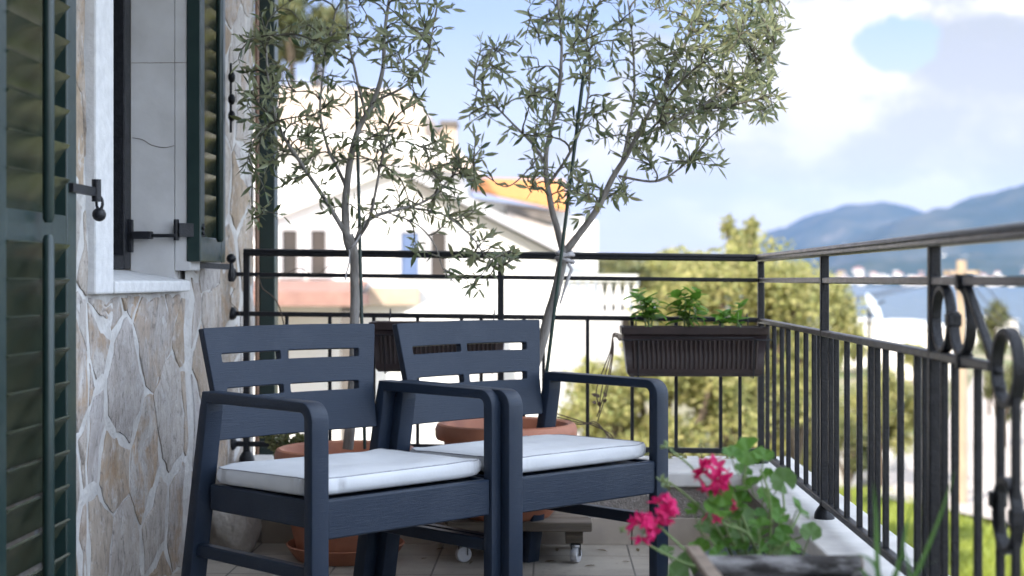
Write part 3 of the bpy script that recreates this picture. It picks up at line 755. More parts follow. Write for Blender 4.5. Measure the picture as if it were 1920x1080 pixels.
# ---------------------------------------------------------------- pots and saucers, plank trolley
def pot_mesh(r, h, rb_):
    w_ = .014
    return [(rb_,0),(rb_+(r-rb_)*.5,h*.45),(r-.030,h-.068),(r-.028,h-.060),(r-.004,h-.055),(r,h-.045),(r+.001,h-.02),(r-.006,h-.004),(r-.016,h),(r-.030,h-.006),(r-.036,h-.02),(r-.042,h-.05),(r-.046,h-.052),(1e-4,h-.05)]
T1 = P(648,700,5.22); T2 = P(949,700,5.235)
def pot(c, z, r, h, rb_, label):
    t = thing('plant_pot', label, 'plant pot', (c.x,c.y,z), 0, 'terracotta pots with trees')
    MB().lathe(pot_mesh(r,h,rb_)[:12], (0,0,0), 64).build('pot_body', M['terra'], t, smooth=40)
    mb = MB(); vs = []; k = 40; rr_ = [0,.25,.5,.75,1]
    for q in rr_:
        for j in range(k):
            a = 2*math.pi*j/k; x, y = (r-.04)*q*math.cos(a), (r-.04)*q*math.sin(a)
            vs.append((x,y,h-.055+.012*(1-q)+.008*mnoise.noise(Vector((x*14,y*14,z)))))
    mb.add(vs, [(i*k+j,i*k+(j+1)%k,(i+1)*k+(j+1)%k,(i+1)*k+j) for i in range(4) for j in range(k)]); mb.build('soil', M['soil'], t, smooth=60)
    return t
def saucer(c, z, r, label):
    o_ = MB().lathe([(r-.035,0),(r-.012,.028),(r-.002,.046),(r+.002,.050),(r-.003,.053),(r-.012,.046),(r-.035,.010),(1e-4,.010)], (0,0,0), 56).build('pot_saucer', M['terra'], smooth=40, loc=(c.x,c.y,z))
    return tag(o_, label, 'saucer', 'terracotta saucers under pots')
saucer(T1, .0, .205, 'terracotta saucer on the floor under the pot nearest the wall'); pot(T1, .012, .245, .372, .165, 'round terracotta pot near the wall holding the left olive tree')
saucer(T2, .145, .19, 'terracotta saucer on the plank trolley under the raised pot'); pot(T2, .157, .248, .312, .15, 'round terracotta pot raised on planks holding the right olive tree')
tr = thing('plant_trolley', 'weathered plank trolley on white castors under a terracotta pot', 'trolley', (T2.x,T2.y-.02,0))
x0, x1 = P(838,1000,5.1).x-T2.x, P(1110,1000,5.1).x-T2.x
for i in range(3):
    mb = MB(); y = -.135+i*.118; mb.box((x0+.004*i,y,.112),(x1-.008*i,y+.11,.144)); mb.build('plank', M['wood'], tr, smooth=0, bevel=.004)
for a_, b_ in ((x0+.03,x0+.08),(x1-.09,x1-.03)):
    mb = MB(); mb.box((a_,-.10,.066),(b_,.20,.1115)); mb.build('crossbar', M['wood'], tr, smooth=0, bevel=.003)
for x in (x0+.055,x1-.055):
    for y in (-.095,.17):
        mb = MB(); mb.lathe([(.010,-.012),(.024,-.012),(.027,-.008),(.027,.008),(.024,.012),(.010,.012)], (x,y,.0275), 20, Matrix.Rotation(R(90),3,'Y') @ Matrix.Rotation(R(25 if x>0 else 70),3,'X')); wh = mb.build('castor', M['white_plastic'], tr, smooth=40)
        mb = MB(); mb.prism([Vector((x+a_,y-.012,b_)) for a_, b_ in ((-.017,.026),(-.014,.026),(-.014,.062),(.014,.062),(.014,.026),(.017,.026),(.017,.0655),(-.017,.0655))], (0,.024,0)); mb.build('fork', M['iron'], wh, smooth=0)

# ---------------------------------------------------------------- olive trees
def leaf(mb, p, d, n, L, W, fold=.25, curl=.1):
    """lanceolate leaf from p along d, face normal n"""
    d = d.normalized(); s = d.cross(n)
    if s.length < 1e-5: s = d.orthogonal()
    s.normalize(); n = s.cross(d)
    ts_ = [(0,0),(.3,.8),(.6,1),(1,0)]
    c = [p+d*(L*q)-n*(curl*L*q*q) for q, _ in ts_]
    a1 = c[1]+s*W*.45+n*W*fold*.5; b1 = c[1]-s*W*.45+n*W*fold*.5; a2 = c[2]+s*W*.5+n*W*fold*.5; b2 = c[2]-s*W*.5+n*W*fold*.5
    mb.add([c[0],a1,b1,c[1],a2,b2,c[2],c[3]], [(0,3,1),(0,2,3),(3,6,4,1),(2,5,6,3),(6,7,4),(5,7,6)])
def olive(label, base, limbs, clusters, seed, Y0, tname='olive_tree'):
    rr = random.Random(seed)
    t = thing(tname, label, 'tree', base, 0, 'potted olive trees')
    B = Vector(base); wood = MB(); lv = MB(); tw = MB()
    samples = []
    for pts, r0, r1 in limbs:
        w_ = cr([P(x, y, Y0+dy)-B for x, y, dy in pts], 7); k = len(w_)
        w_ = [p+Vector((mnoise.noise(p*9),mnoise.noise(p*9+Vector((5,0,0))),0))*.004 for p in w_]
        wood.tube(w_, [(r0+(r1-r0)*i/(k-1))*(1+.08*mnoise.noise(w_[i]*25)) for i in range(k)], 9)
        for i in range(k):
            if i > 1: samples.append((w_[i], (w_[min(k-1,i+1)]-w_[i-1]).normalized(), 0))
    samples = [s for s in samples if s[0].z > 1.0-B.z]
    def twig(tp, depth=0, leaves=True):
        best = None; bd = 1e9
        for q in samples:
            v = tp-q[0]; d = v.length
            if d < .04: continue
            d *= 1+.55*max(0, -v.normalized().dot(q[1]))+.3*q[2]*.5
            if v.z < 0: d += .25*abs(v.z)
            if d < bd: bd = d; best = q
        if best is None: return
        s0, tan, dep = best; v = tp-s0; L = v.length
        c1 = s0+tan*L*.25+v*.15+Vector((rr.gauss(0,.02),rr.gauss(0,.02),.03))*min(1,L*3); c2 = s0+v*.68+Vector((rr.gauss(0,.02),rr.gauss(0,.02),.05*L))
        k = max(6,int(L/.022)); pts = []
        for i in range(k+1):
            u = i/k; pts.append(s0*(1-u)**3+c1*3*u*(1-u)**2+c2*3*u*u*(1-u)+tp*u**3)
        rr0 = min(.0065, .0016+.009*L)
        (tw).tube(pts, [rr0*(1-u/k)+.0009 for u in range(k+1)], 5)
        if L > .12:
            for i in range(2,k,2): samples.append((pts[i], (pts[min(k,i+1)]-pts[i-1]).normalized(), 1+dep))
        # leaves in pairs
        run = min(L, rr.uniform(.13,.24)); step = .020; tot = 0; i = k; dist = 0; ang = rr.random()*6.28
        acc = 0; last = pts[-1]
        while i > 0 and dist < run:
            seg = (pts[i]-pts[i-1]); acc += seg.length; dist += seg.length
            if acc >= step*rr.uniform(.75,1.35):
                acc = 0; d_ = seg.normalized(); ang += 1.57+rr.gauss(0,.35)
                o1 = d_.orthogonal().normalized(); o2 = d_.cross(o1)
                rad = o1*math.cos(ang)+o2*math.sin(ang)
                for sg in (1,-1):
                    if rr.random() < .12: continue
                    dl = (d_*rr.uniform(.45,1.0)+rad*sg*rr.uniform(.6,1.0)+Vector((rr.gauss(0,.12),rr.gauss(0,.12),rr.gauss(0,.15)-.05)))
                    ln = rr.uniform(.030,.062)
                    leaf(lv, pts[i], dl, (d_+Vector((rr.gauss(0,.5),rr.gauss(0,.5),rr.gauss(0,.5)))), ln, ln*rr.uniform(.20,.27), .22, rr.uniform(-.05,.22))
            i -= 1
        leaf(lv, pts[-1], seg if k else Vector((0,0,1)), Vector((rr.gauss(0,1),rr.gauss(0,1),rr.gauss(0,1))), .05, .010)
    for (cx, cy, rx, ry, n, dy) in clusters:
        for _ in range(max(2,round(n*.88))):
            while True:
                a, b = rr.uniform(-1,1), rr.uniform(-1,1)
                if a*a+b*b < 1: break
            twig(P(cx+a*rx, cy+b*ry, Y0+dy+rr.gauss(0,.16))-B)
    nb = len(wood.f); wood.add(tw.v, tw.f); tk_ = wood.build('trunk', M['bark'], t, smooth=60); tk_.data.materials.append(M['twig'])
    for i_, p_ in enumerate(tk_.data.polygons): p_.material_index = 1 if i_ >= nb else 0
    lv.build('crown', M['olive'], t, smooth=0)
    return t
b1 = P(654,842,5.22); b2 = P(962,800,5.235)
limbs1 = [([(652,842,0),(660,760,0),(664,640,0),(665,540,0),(663,470,0),(655,440,0)],.0195,.0145),
          ([(663,478,0),(650,445,0),(648,380,.02),(655,310,.03),(672,245,.03),(700,190,.04),(716,140,.05),(722,60,.05),(735,-40,.05)],.016,.005),
          ([(660,462,0),(640,425,-.02),(610,375,-.04),(580,330,-.05),(555,290,-.07),(525,240,-.1),(505,170,-.12),(500,80,-.12)],.0095,.0035),
          ([(664,465,0),(680,425,.02),(705,405,.04),(745,393,.06),(790,380,.1),(830,350,.14),(860,315,.15)],.0085,.003),
          ([(668,452,0),(690,418,-.04),(702,370,-.08),(712,315,-.12),(730,240,-.16)],.007,.003),
          ([(648,350,.02),(630,310,.08),(612,270,.12),(600,200,.18),(610,110,.2),(630,20,.2)],.007,.003),
          ([(685,215,.04),(670,150,.1),(655,80,.12),(650,0,.15)],.006,.003),
          ([(700,190,.04),(760,160,0),(800,110,-.05),(815,40,-.08)],.005,.0022),
          ([(760,388,.08),(830,402,.08),(880,440,.06),(910,480,.04),(935,497,.03)],.0042,.0018),
          ([(725,398,.05),(780,420,0),(815,460,-.04),(835,510,-.05),(870,545,-.06)],.003,.0014)]
cl1 = [(500,190,50,60,18,-.1),(490,110,45,70,14,-.1),(480,270,40,60,13,-.12),(525,330,50,40,9,-.1),(500,400,32,22,5,-.12),(560,240,70,80,26,0),(560,120,70,90,22,.05),(600,40,110,80,26,.1),
       (700,30,120,80,34,.05),(680,130,90,80,28,.05),(760,110,70,80,20,0),(640,220,80,70,24,.0),(620,300,50,40,10,.05),(760,230,60,60,16,-.05),(810,40,45,70,14,-.05),(830,280,45,40,12,.1),
       (790,330,70,50,18,.08),(740,330,60,60,14,.0),(870,350,45,40,10,.12),(700,400,50,35,8,.02),(800,395,60,25,9,.08),(880,400,55,30,10,.08),(920,470,55,35,14,.04),(960,490,35,18,5,.03),(790,460,22,22,3,-.03),(860,525,35,22,5,-.06),(885,545,14,14,2,-.06),
       (600,370,35,40,5,-.03),(650,-90,170,60,30,.05),(890,430,40,20,5,.07),(470,40,25,60,5,-.12),(560,-80,90,60,14,0)]
olive('potted olive tree nearer the wall, crown dense and dark against the stone', b1, limbs1, cl1, 5, 5.22)
limbs2 = [([(958,805,0),(985,735,0),(1010,660,0),(1035,570,0),(1052,500,0),(1058,465,0)],.0200,.0165),
          ([(1057,475,0),(1046,430,0),(1032,380,.02),(1024,320,.04),(1026,270,.05),(1040,215,.06),(1050,140,.05),(1052,60,.05),(1040,-60,.05)],.0125,.004),
          ([(1060,472,0),(1085,440,-.02),(1120,390,-.04),(1148,335,-.05),(1175,290,-.06),(1205,235,-.08),(1240,170,-.1),(1275,100,-.12),(1310,20,-.15)],.0135,.004),
          ([(1024,310,.04),(1000,270,.08),(960,230,.12),(920,190,.16),(890,160,.2)],.006,.0022),
          ([(1030,345,.03),(1060,300,-.03),(1090,240,-.08),(1105,160,-.1),(1100,60,-.12)],.006,.0025),
          ([(1165,305,-.05),(1180,240,.05),(1190,160,.12),(1185,70,.15),(1170,-40,.15)],.0065,.0028),
          ([(1195,255,-.07),(1260,230,-.12),(1330,190,-.15),(1400,140,-.18),(1450,90,-.2)],.0065,.0026),
          ([(1160,330,-.05),(1230,340,-.08),(1275,315,-.1),(1310,285,-.1)],.0048,.0022),
          ([(1240,170,-.1),(1300,130,0),(1370,70,.05),(1420,10,.05)],.006,.0025),
          ([(1026,270,.05),(990,320,.05),(950,350,.05),(910,330,.05),(885,330,.05)],.003,.0015)]
cl2 = [(915,110,45,55,13,.15),(905,190,40,50,10,.15),(960,200,50,60,13,.1),(1000,130,40,60,11,.1),(1040,40,70,60,20,.05),(1090,110,60,80,20,-.05),(1130,40,70,70,20,.0),(1050,210,60,60,16,.03),(1010,250,40,40,9,.06),
       (1180,120,60,80,22,.05),(1200,220,70,60,26,-.03),(1130,240,50,50,14,-.05),(1260,60,70,80,38,-.05),(1260,180,60,50,32,-.1),(1320,130,60,70,50,-.05),(1330,210,60,45,38,-.12),(1400,100,60,80,66,-.05),(1420,180,45,45,38,-.1),
       (1380,20,80,60,54,-.02),(1440,50,35,60,36,-.1),(1310,280,45,35,12,-.1),(1340,300,18,20,3,-.1),(1230,310,40,30,8,-.08),(1170,370,30,30,6,-.04),(1110,340,45,45,9,-.02),(1090,400,30,35,5,0),(975,330,45,40,8,.05),(900,320,22,35,7,.05),(885,270,20,30,4,.05),
       (1010,340,30,30,4,.03),(1080,330,20,30,4,0),(960,80,25,30,3,.12),(1150,-70,160,50,16,0),(1280,250,30,30,8,-.1),(1200,280,40,30,8,-.06)]
olive('potted olive tree at the middle of the railing, airy crown sunlit on its right', b2, limbs2, cl2, 9, 5.235)
def stake(a, b, label):
    a = Vector(a); b = Vector(b)
    o_ = MB().tube([Vector((0,0,0)), b-a], .0062, 8).build('plant_stake', M['stake'], smooth=40, loc=a); return tag(o_, label, 'stake', 'green plant stakes')
stake(P(1010,820,5.18), P(1098,110,5.12), 'thin dark green stake tied to the slanting olive trunk')
stake(P(684,842,5.26), P(668,170,5.26), 'thin dark green stake standing behind the upright olive trunk')
# tape round trunk and stake
mb = MB(); c0 = P(1060,485,5.20)
for i, (px, py, rr_) in enumerate(((1058,474,.0245),(1059,481,.027),(1060,489,.0255))):
    cc = P(px,py,5.215)-c0
    mb.tube([cc+Vector((rr_*math.cos(a)+.002*math.sin(3*a+i), rr_*math.sin(a), .006*math.sin(a+i*2))) for a in [k*math.pi/10 for k in range(21)]], [.0062+.0018*math.sin(k*1.9+i) for k in range(21)], 6)
mb.tube([P(1066,495,5.17)-c0, P(1072,505,5.16)-c0, P(1062,530,5.165)-c0, P(1050,570,5.17)-c0], [.007,.006,.006,.003], 6)
o = mb.build('tree_tie', M['tie'], smooth=60, loc=c0); tag(o, 'pale cloth strip knotted round the slanting olive trunk and its stake', 'tie')
mb = MB(); c0 = P(664,455,5.2)
mb.tube(cr([P(652,468,5.19)-c0,P(664,458,5.17)-c0,P(676,440,5.19)-c0],5), .003, 6)
mb.tube(cr([P(655,468,5.18)-c0,P(655,490,5.18)-c0,P(649,515,5.18)-c0,P(648,525,5.18)-c0],5), [.0028]*15+[.005], 6)
o = mb.build('tree_tie', M['tie'], smooth=60, loc=c0); tag(o, 'thin pale string hanging from the fork of the upright olive trunk', 'tie')

# a few dry leaves dropped on the tiles
rl = random.Random(77); lf0 = None
for (px, py) in ((405,1052),(470,1062),(640,1050),(700,1066),(790,1050),(835,1030),(880,1060),(1020,1055),(1045,1030),(1095,1064),(1140,1036),(1165,1055),(1195,1030),(560,1066)):
    Y = CAMZ*FPX/(py-HOR); p = P(px,py,Y); p.z = .0035
    if lf0 is None:
        mb = MB(); leaf(mb, Vector((0,0,0)), Vector((1,0,.04)), Vector((0,.1,1)), .045, .011, .5, .05); lf0 = mb.build('fallen_leaf', M['dryleaf'], smooth=0); o = lf0
        tag(o, 'small dry olive leaf lying on the floor tiles', 'leaf', 'dry leaves on the floor tiles')
    else:
        o = lf0.copy(); C.objects.link(o)
    o.location = p; o.rotation_euler = (rl.uniform(-.1,.1),rl.uniform(-.1,.1),rl.uniform(0,6.3)); k = rl.uniform(.7,1.15); o.scale = (k,k,k)

# ---------------------------------------------------------------- railing planters
def window_box(px0, px1, pyt, pyb, Y, label):
    a = P(px0,pyt,Y); b = P(px1,pyt,Y); zt_ = a.z; zb = P(px0,pyb,Y).z; Lx = b.x-a.x; cx = (a.x+b.x)/2; H = zt_-zb; Dp = .165
    t = thing('railing_planter', label, 'planter box', (cx,a.y+Dp/2,zb), 0, 'brown planters hooked on the railing')
    ins = .022; h2 = Lx/2; d2 = Dp/2
    bm = MB()
    def ringp(hx, hy, z): return [Vector((-hx,-hy,z)),Vector((hx,-hy,z)),Vector((hx,hy,z)),Vector((-hx,hy,z))]
    lv_ = [ringp(h2-ins-.008,d2-ins-.012,0), ringp(h2-ins,d2-ins,.012), ringp(h2-.006,d2-.006,H-.032), ringp(h2-.006,d2-.006,H-.030), ringp(h2,d2,H-.028), ringp(h2+.002,d2+.002,H), ringp(h2-.010,d2-.010,H), ringp(h2-.018,d2-.014,H-.03)]
    vs = [p for r_ in lv_ for p in r_]; fs = [(3,2,1,0)]
    for i in range(len(lv_)-1):
        for j in range(4): fs.append((i*4+j,i*4+(j+1)%4,(i+1)*4+(j+1)%4,(i+1)*4+j))
    bm.add(vs, fs); body = bm.build('box', M['brownbox'], t, smooth=20, bevel=.004)
    # fluted front panel
    fl = MB(); n = 27; z0_, z1_ = .030, H-.050
    for i in range(n):
        u = -.42+.84*i/(n-1); 
        def fy(z): return -(d2-ins)+(-(d2-.006)+(d2-ins))*(z-.012)/(H-.044)
        fl.tube([Vector((u*Lx*.985,fy(z0_)+.0005,z0_)),Vector((u*Lx,fy(z1_)+.0005,z1_))], [.0052,.0062], 8)
    fl.build('fluting', M['brownbox'], body, smooth=60)
    so = MB(); so.box((-h2+.02,-d2+.016,H-.05),(h2-.02,d2-.016,H-.028)); so.build('soil', M['soil'], t, smooth=0)
    wr = MB(); zz = H-.048
    q = .0024; fr = d2+.012
    wr.tube([Vector((-h2-.012,d2,zz+.01)),Vector((-h2-.012,-fr,zz)),Vector((-h2*.62,-fr,zz)),Vector((-h2*.6,-fr,zz+.008)),Vector((h2*.78,-fr,zz+.008)),Vector((h2*.8,-fr,zz)),Vector((h2+.006,-fr,zz)),Vector((h2+.006,d2,zz+.01))], q, 6)
    for sx in (-.78,.80): wr.tube([Vector((sx*h2,-fr,zz)),Vector((sx*h2*.99,-d2+.01,-.004)),Vector((sx*h2*.99,d2,-.004)),Vector((sx*h2*.99,d2+.004,H+.02)),Vector((sx*h2*.99,d2+.03,H+.045)),Vector((sx*h2*.99,d2+.045,H+.02))], q, 6)
    wr.build('wire_holder', M['iron'], t, smooth=60)
    return t
BX = window_box(1166,1441,613,707,5.53,'dark brown fluted planter with young herbs hooked on the railing corner')
window_box(692,950,604,698,5.53,'dark brown fluted planter on the railing behind the two armchairs')

def oval_leaf(mb, p, d, n, L, W, curl=.15, lob=0):
    d = d.normalized(); s = d.cross(n)
    if s.length < 1e-5: s = d.orthogonal()
    s.normalize(); n = s.cross(d)
    prof = [(0,0),(.12,.34),(.35,.5),(.62,.42),(.85,.2),(1,0)]
    vs = []; c = []
    for q, w_ in prof: c.append(p+d*L*q-n*curl*L*q*q)
    vs = list(c); li = []; ri = []
    for i, (q, w_) in enumerate(prof):
        if 0 < i < 5:
            li.append(len(vs)); vs.append(c[i]+s*w_*W+n*W*.1); ri.append(len(vs)); vs.append(c[i]-s*w_*W+n*W*.1)
    fs = [(0,1,li[0]),(0,ri[0],1)]
    for i in range(3): fs += [(i+1,i+2,li[i+1],li[i]),(i+1,ri[i],ri[i+1],i+2)]
    fs += [(4,5,li[3]),(4,ri[3],5)]
    mb.add(vs, fs)
def herb(label, px, py, tips, seed, Y=5.56, sz=.078):
    rr = random.Random(seed); B = P(px,py,Y); t = thing('herb_plant', label, 'plant', B, 0, 'young herbs in the railing planter')
    st = MB(); lv = MB()
    for tx, ty in tips:
        e = P(tx,ty,Y+rr.uniform(-.03,.03))-B; s0 = Vector((rr.uniform(-.01,.01),rr.uniform(-.01,.01),0)); mid = e*.5+Vector((rr.uniform(-.01,.01),rr.uniform(-.02,.02),.01))
        pts = cr([s0,mid,e],8); k = len(pts); st.tube(pts, [.0028*(1-i/k)+.001 for i in range(k)], 6)
        L = e.length; nn = max(2,int(L/.026)); ang = rr.random()*3
        for i in range(nn+1):
            p = pts[min(k-1,int((.35+.65*i/nn)*(k-1)))]; ang += 1.57; d = (e).normalized(); o1 = d.orthogonal().normalized(); o2 = d.cross(o1)
            for sg in (1,-1):
                rad = (o1*math.cos(ang)+o2*math.sin(ang))*sg
                s_ = sz*rr.uniform(.6,1.05)*(1 if i < nn else .7)
                oval_leaf(lv, p, rad+d*rr.uniform(.1,.7)+Vector((0,0,rr.uniform(-.3,.25))), d+rad*.2, s_, s_*.62, rr.uniform(0,.4))
    st.build('stem', M['gstem'], t, smooth=60); lv.build('foliage', M['herb'], t, smooth=0); return t
herb('bushy herb seedling at the left end of the railing planter', 1216, 616, [(1196,548),(1224,580),(1236,568),(1212,590),(1206,560)], 1)
herb('taller branching herb seedling near the middle of the railing planter', 1288, 616, [(1270,552),(1284,556),(1312,575),(1276,580),(1318,600),(1306,548)], 2, sz=.074)
herb('low two leaved herb seedling between the taller ones', 1352, 616, [(1358,590),(1350,598)], 3, sz=.062)
herb('thin herb seedling at the corner end of the railing planter', 1386, 616, [(1386,572),(1380,596)], 4, sz=.062)

# dry vines hanging and lying
mb = MB(); c0 = P(1152,640,5.5)
for j in range(4):
    mb.tube(cr([P(1168,630+3*j,5.50)-c0,P(1150,626+2*j,5.5)-c0,P(1150-2*j,660,5.5)-c0,P(1140-6*j+rnd.uniform(-4,4),730,5.51)-c0,P(1128+rnd.uniform(-10,6),790-8*j,5.5)-c0],6), .0022, 5)
for k in range(7):
    q = P(1125+rnd.uniform(-8,16),755+rnd.uniform(-15,20),5.5)-c0; oval_leaf(mb, q, Vector((rnd.uniform(-1,1),rnd.uniform(-1,0),rnd.uniform(-.3,1))), Vector((0,-1,.3)), .022,.014)
o = mb.build('dry_vine', M['dryvine'], smooth=60, loc=c0); tag(o, 'bundle of dry vine stems hanging from the left end of the herb planter', 'vine')
mb = MB(); c0 = P(1090,790,5.45)
for j in range(3):
    mb.tube(cr([P(1045,776+6*j,5.42)-c0,P(1090,790+3*j,5.45)-c0,P(1118,800-4*j,5.46)-c0,P(1145,815+5*j,5.47)-c0,P(1160,840,5.47)-c0],6), .0022, 5)
o = mb.build('dry_vine', M['dryvine'], smooth=60, loc=c0); tag(o, 'dry vine twigs trailing beside the raised terracotta pot', 'vine')
mb = MB(); c0 = P(490,530,5.70)
mb.tube(cr([P(484,515,5.72)-c0,P(492,540,5.70)-c0,P(515,560,5.69)-c0,P(528,590,5.7)-c0,P(540,650,5.7)-c0],6), .0024, 5)
mb.tube(cr([P(480,520,5.71)-c0,P(520,520,5.70)-c0,P(560,503,5.7)-c0,P(590,515,5.7)-c0,P(620,496,5.7)-c0],6), .0012, 5)
mb.tube(cr([P(440,540,5.70)-c0,P(432,565,5.70)-c0,P(450,590,5.7)-c0,P(448,640,5.7)-c0],6), .0012, 5)
o = mb.build('dry_vine', M['dryvine'], smooth=60, loc=c0); tag(o, 'thin bare vine twig curling over the railing beside the green post', 'vine')
# wisps of creeper behind the railing foot
mb = MB(); c0 = P(1300,860,5.85); lv = MB()
root = thing('creeper', 'straggly creeper with small leaves outside the railing foot', 'plant', c0)
for j in range(16):
    x = rnd.uniform(1110,1400); y = rnd.uniform(845,880)
    pts = cr([P(x,885,5.88)-c0,P(x+rnd.uniform(-20,20),y,5.85)-c0,P(x+rnd.uniform(-50,50),y-rnd.uniform(0,25),5.86)-c0],5); mb.tube(pts, .0016, 5)
    for p in pts[3:]:
        for _ in range(2): oval_leaf(lv, p, Vector((rnd.uniform(-1,1),rnd.uniform(-1,1),rnd.uniform(-.3,1))), Vector((rnd.uniform(-1,1),-1,.5)), .02,.012)
mb.build('stem', M['dryvine'], root, smooth=60); lv.build('foliage', M['bushl'], root, smooth=0)
lv = MB(); mb = MB(); c0 = P(545,840,5.62); root = thing('creeper', 'small pale leafed creeper behind the pot nearest the wall', 'plant', c0)
for j in range(22):
    x = rnd.uniform(512,585); y = rnd.uniform(812,850)
    pts = cr([P(x,862,5.62)-c0,P(x+rnd.uniform(-10,10),y+12,5.6)-c0,P(x+rnd.uniform(-25,25),y,5.62)-c0],5); mb.tube(pts, .0014, 5)
    for p in pts[3:]:
        for _ in range(3): oval_leaf(lv, p, Vector((rnd.uniform(-1,1),rnd.uniform(-1,1),rnd.uniform(-.3,1))), Vector((rnd.uniform(-1,1),-1,.5)), .02,.012)
mb.build('stem', M['dryvine'], root, smooth=60); lv.build('foliage', M['bushd'], root, smooth=0)

# ---------------------------------------------------------------- geranium and rustic trough in the near corner
GY = 3.02
gp_ = P(1415,1040,GY)
t = thing('flower_pot', 'dark teal pot holding the pink geranium', 'plant pot', (gp_.x,gp_.y,0))
MB().lathe([(.085,0),(.095,.2),(.108,.395),(.114,.40),(.114,.412),(.104,.412),(.098,.39)], (0,0,0), 40).build('pot_body', M['tealpot'], t, smooth=40)
MB().lathe([(.100,.388),(.06,.394),(1e-4,.398)], (0,0,0), 24).build('soil', M['soil'], t, smooth=60)
g = thing('geranium', 'pink flowered geranium with lobed green leaves growing from the teal pot', 'plant', (gp_.x,gp_.y,.41)); GB = Vector((gp_.x,gp_.y,.41))
def ger_leaf(mb, c, n, up, r_, rr):
    """round scalloped leaf, cupped"""
    n = n.normalized(); u = up-n*up.dot(n)
    if u.length < 1e-4: u = n.orthogonal()
    u.normalize(); v = n.cross(u); k = 35; vs = [c]; 
    rings_ = (.5,1)
    for q in rings_:
        for i in range(k):
            a = -math.pi+.22+(2*math.pi-.44)*i/(k-1)
            lob = 1+.10*abs(math.sin(a*3.5+1.57))-.06+.05*math.sin(a*17)
            rr_ = r_*q*(lob if q == 1 else 1)
            vs.append(c+u*math.cos(a)*rr_+v*math.sin(a)*rr_*.95+n*r_*(.28*q*q+.10*q*math.sin(a*5+r_*90)))
    fs = []
    for i in range(k-1): fs.append((0,1+i,2+i)); fs.append((1+i,1+k+i,2+k+i,2+i))
    mb.add(vs, fs)
def floret(mb, c, n, s_, rr):
    n = n.normalized(); u = n.orthogonal().normalized(); v = n.cross(u); a0 = rr.random()*6.28
    for k in range(5):
        a = a0+k*1.2566+rr.gauss(0,.12); d = u*math.cos(a)+v*math.sin(a)
        oval_leaf(mb, c+d*s_*.08, d+n*rr.uniform(.15,.55), n, s_*rr.uniform(.85,1.1), s_*.5, rr.uniform(-.1,.25))
stm = MB(); lvs = MB(); fl = MB()
rr = random.Random(21)
def gstem(pts, r0, r1):
    w_ = cr([P(x,y,Y)-GB for x, y, Y in pts],7); k = len(w_); stm.tube(w_, [r0+(r1-r0)*i/(k-1) for i in range(k)], 7); return w_
for pts in ([(1400,1040,3.0),(1385,970,2.98),(1395,900,2.98),(1400,845,3.0)],[(1420,1040,3.0),(1400,990,2.97),(1375,930,2.95),(1345,890,2.93)],[(1390,1045,3.0),(1365,1000,2.97),(1340,940,2.95),(1300,880,2.95),(1255,842,2.95)],
            [(1375,1045,3.0),(1350,1000,2.97),(1320,960,2.95),(1270,915,2.94),(1245,900,2.94)],[(1360,1050,3.0),(1330,1060,2.95),(1290,1035,2.92),(1240,990,2.9),(1222,972,2.9)],[(1350,1050,3.0),(1300,1060,2.92),(1250,1040,2.88),(1205,1015,2.88)],
            [(1440,1040,3.0),(1445,980,2.98),(1440,920,2.97),(1425,880,2.97)],[(1450,1040,3.05),(1462,990,3.05),(1470,950,3.06),(1465,905,3.06)],[(1455,1040,3.02),(1480,1000,3.03),(1500,960,3.05)],[(1440,1042,3.0),(1470,1020,3.0),(1520,1000,3.0)],[(1420,1040,3.0),(1400,1000,2.95),(1365,985,2.93),(1345,975,2.93)]):
    gstem(pts, .0034, .0020)
leafspots = [(1352,925,26),(1388,940,22),(1425,985,22),(1460,1015,20),(1330,985,22),(1312,1030,24),(1352,1008,22),(1385,1025,22),(1425,1035,22),(1468,1038,18),(1395,968,24),(1448,945,16),(1402,848,30),(1372,852,20),(1432,856,20),(1392,884,20),(1408,912,30),(1440,890,14),(1345,955,28),(1372,968,24),(1300,955,16),(1470,902,26),(1432,930,18),(1496,955,26),(1462,968,18),
             (1520,1000,22),(1470,1000,18),(1420,1008,24),(1385,1002,26),(1345,1040,18),(1292,1062,30),(1250,1035,16),(1268,1078,26),(1445,1030,16),(1400,1040,20),(1490,1028,14),(1310,990,10),(1425,965,14)]
for x, y, r_ in leafspots:
    Y = GY-.05+rr.uniform(-.07,.07); c = P(x,y,Y)-GB
    nrm_ = Vector((rr.gauss(0,.45),-.75+rr.gauss(0,.35),.75+rr.gauss(0,.35)))
    ger_leaf(lvs, c, nrm_, Vector((rr.gauss(0,1),rr.gauss(0,.5),rr.gauss(.3,1))), r_*Y/FPX*.98, rr)
    # petiole
    e = c-nrm_.normalized()*.002; s0 = e+Vector((( -c.x)*.35+rr.gauss(0,.01), rr.gauss(.02,.02), -abs(rr.gauss(.06,.02))))
    stm.tube(cr([s0,(s0+e)*.5+Vector((rr.gauss(0,.006),.004,-.006)),e],5), .0014, 5)
def umbel(x, y, r_, Y, n):
    c = P(x,y,Y)-GB; R_ = r_*Y/FPX
    for i in range(n):
        while True:
            d = Vector((rr.gauss(0,1),rr.gauss(-.5,.9),rr.gauss(.15,1)))
            if d.length > .1: break
        d.normalize(); p = c+Vector((d.x,d.y*.8,d.z))*R_*.55
        stm.tube([c-Vector((0,0,R_*.3)),p], .0008, 4); floret(fl, p, d, R_*.66, rr)
umbel(1338,892,40,2.92,13); umbel(1243,956,34,2.90,10); umbel(1206,990,34,2.88,10); umbel(1335,978,24,2.92,3); umbel(1366,948,18,2.93,3)
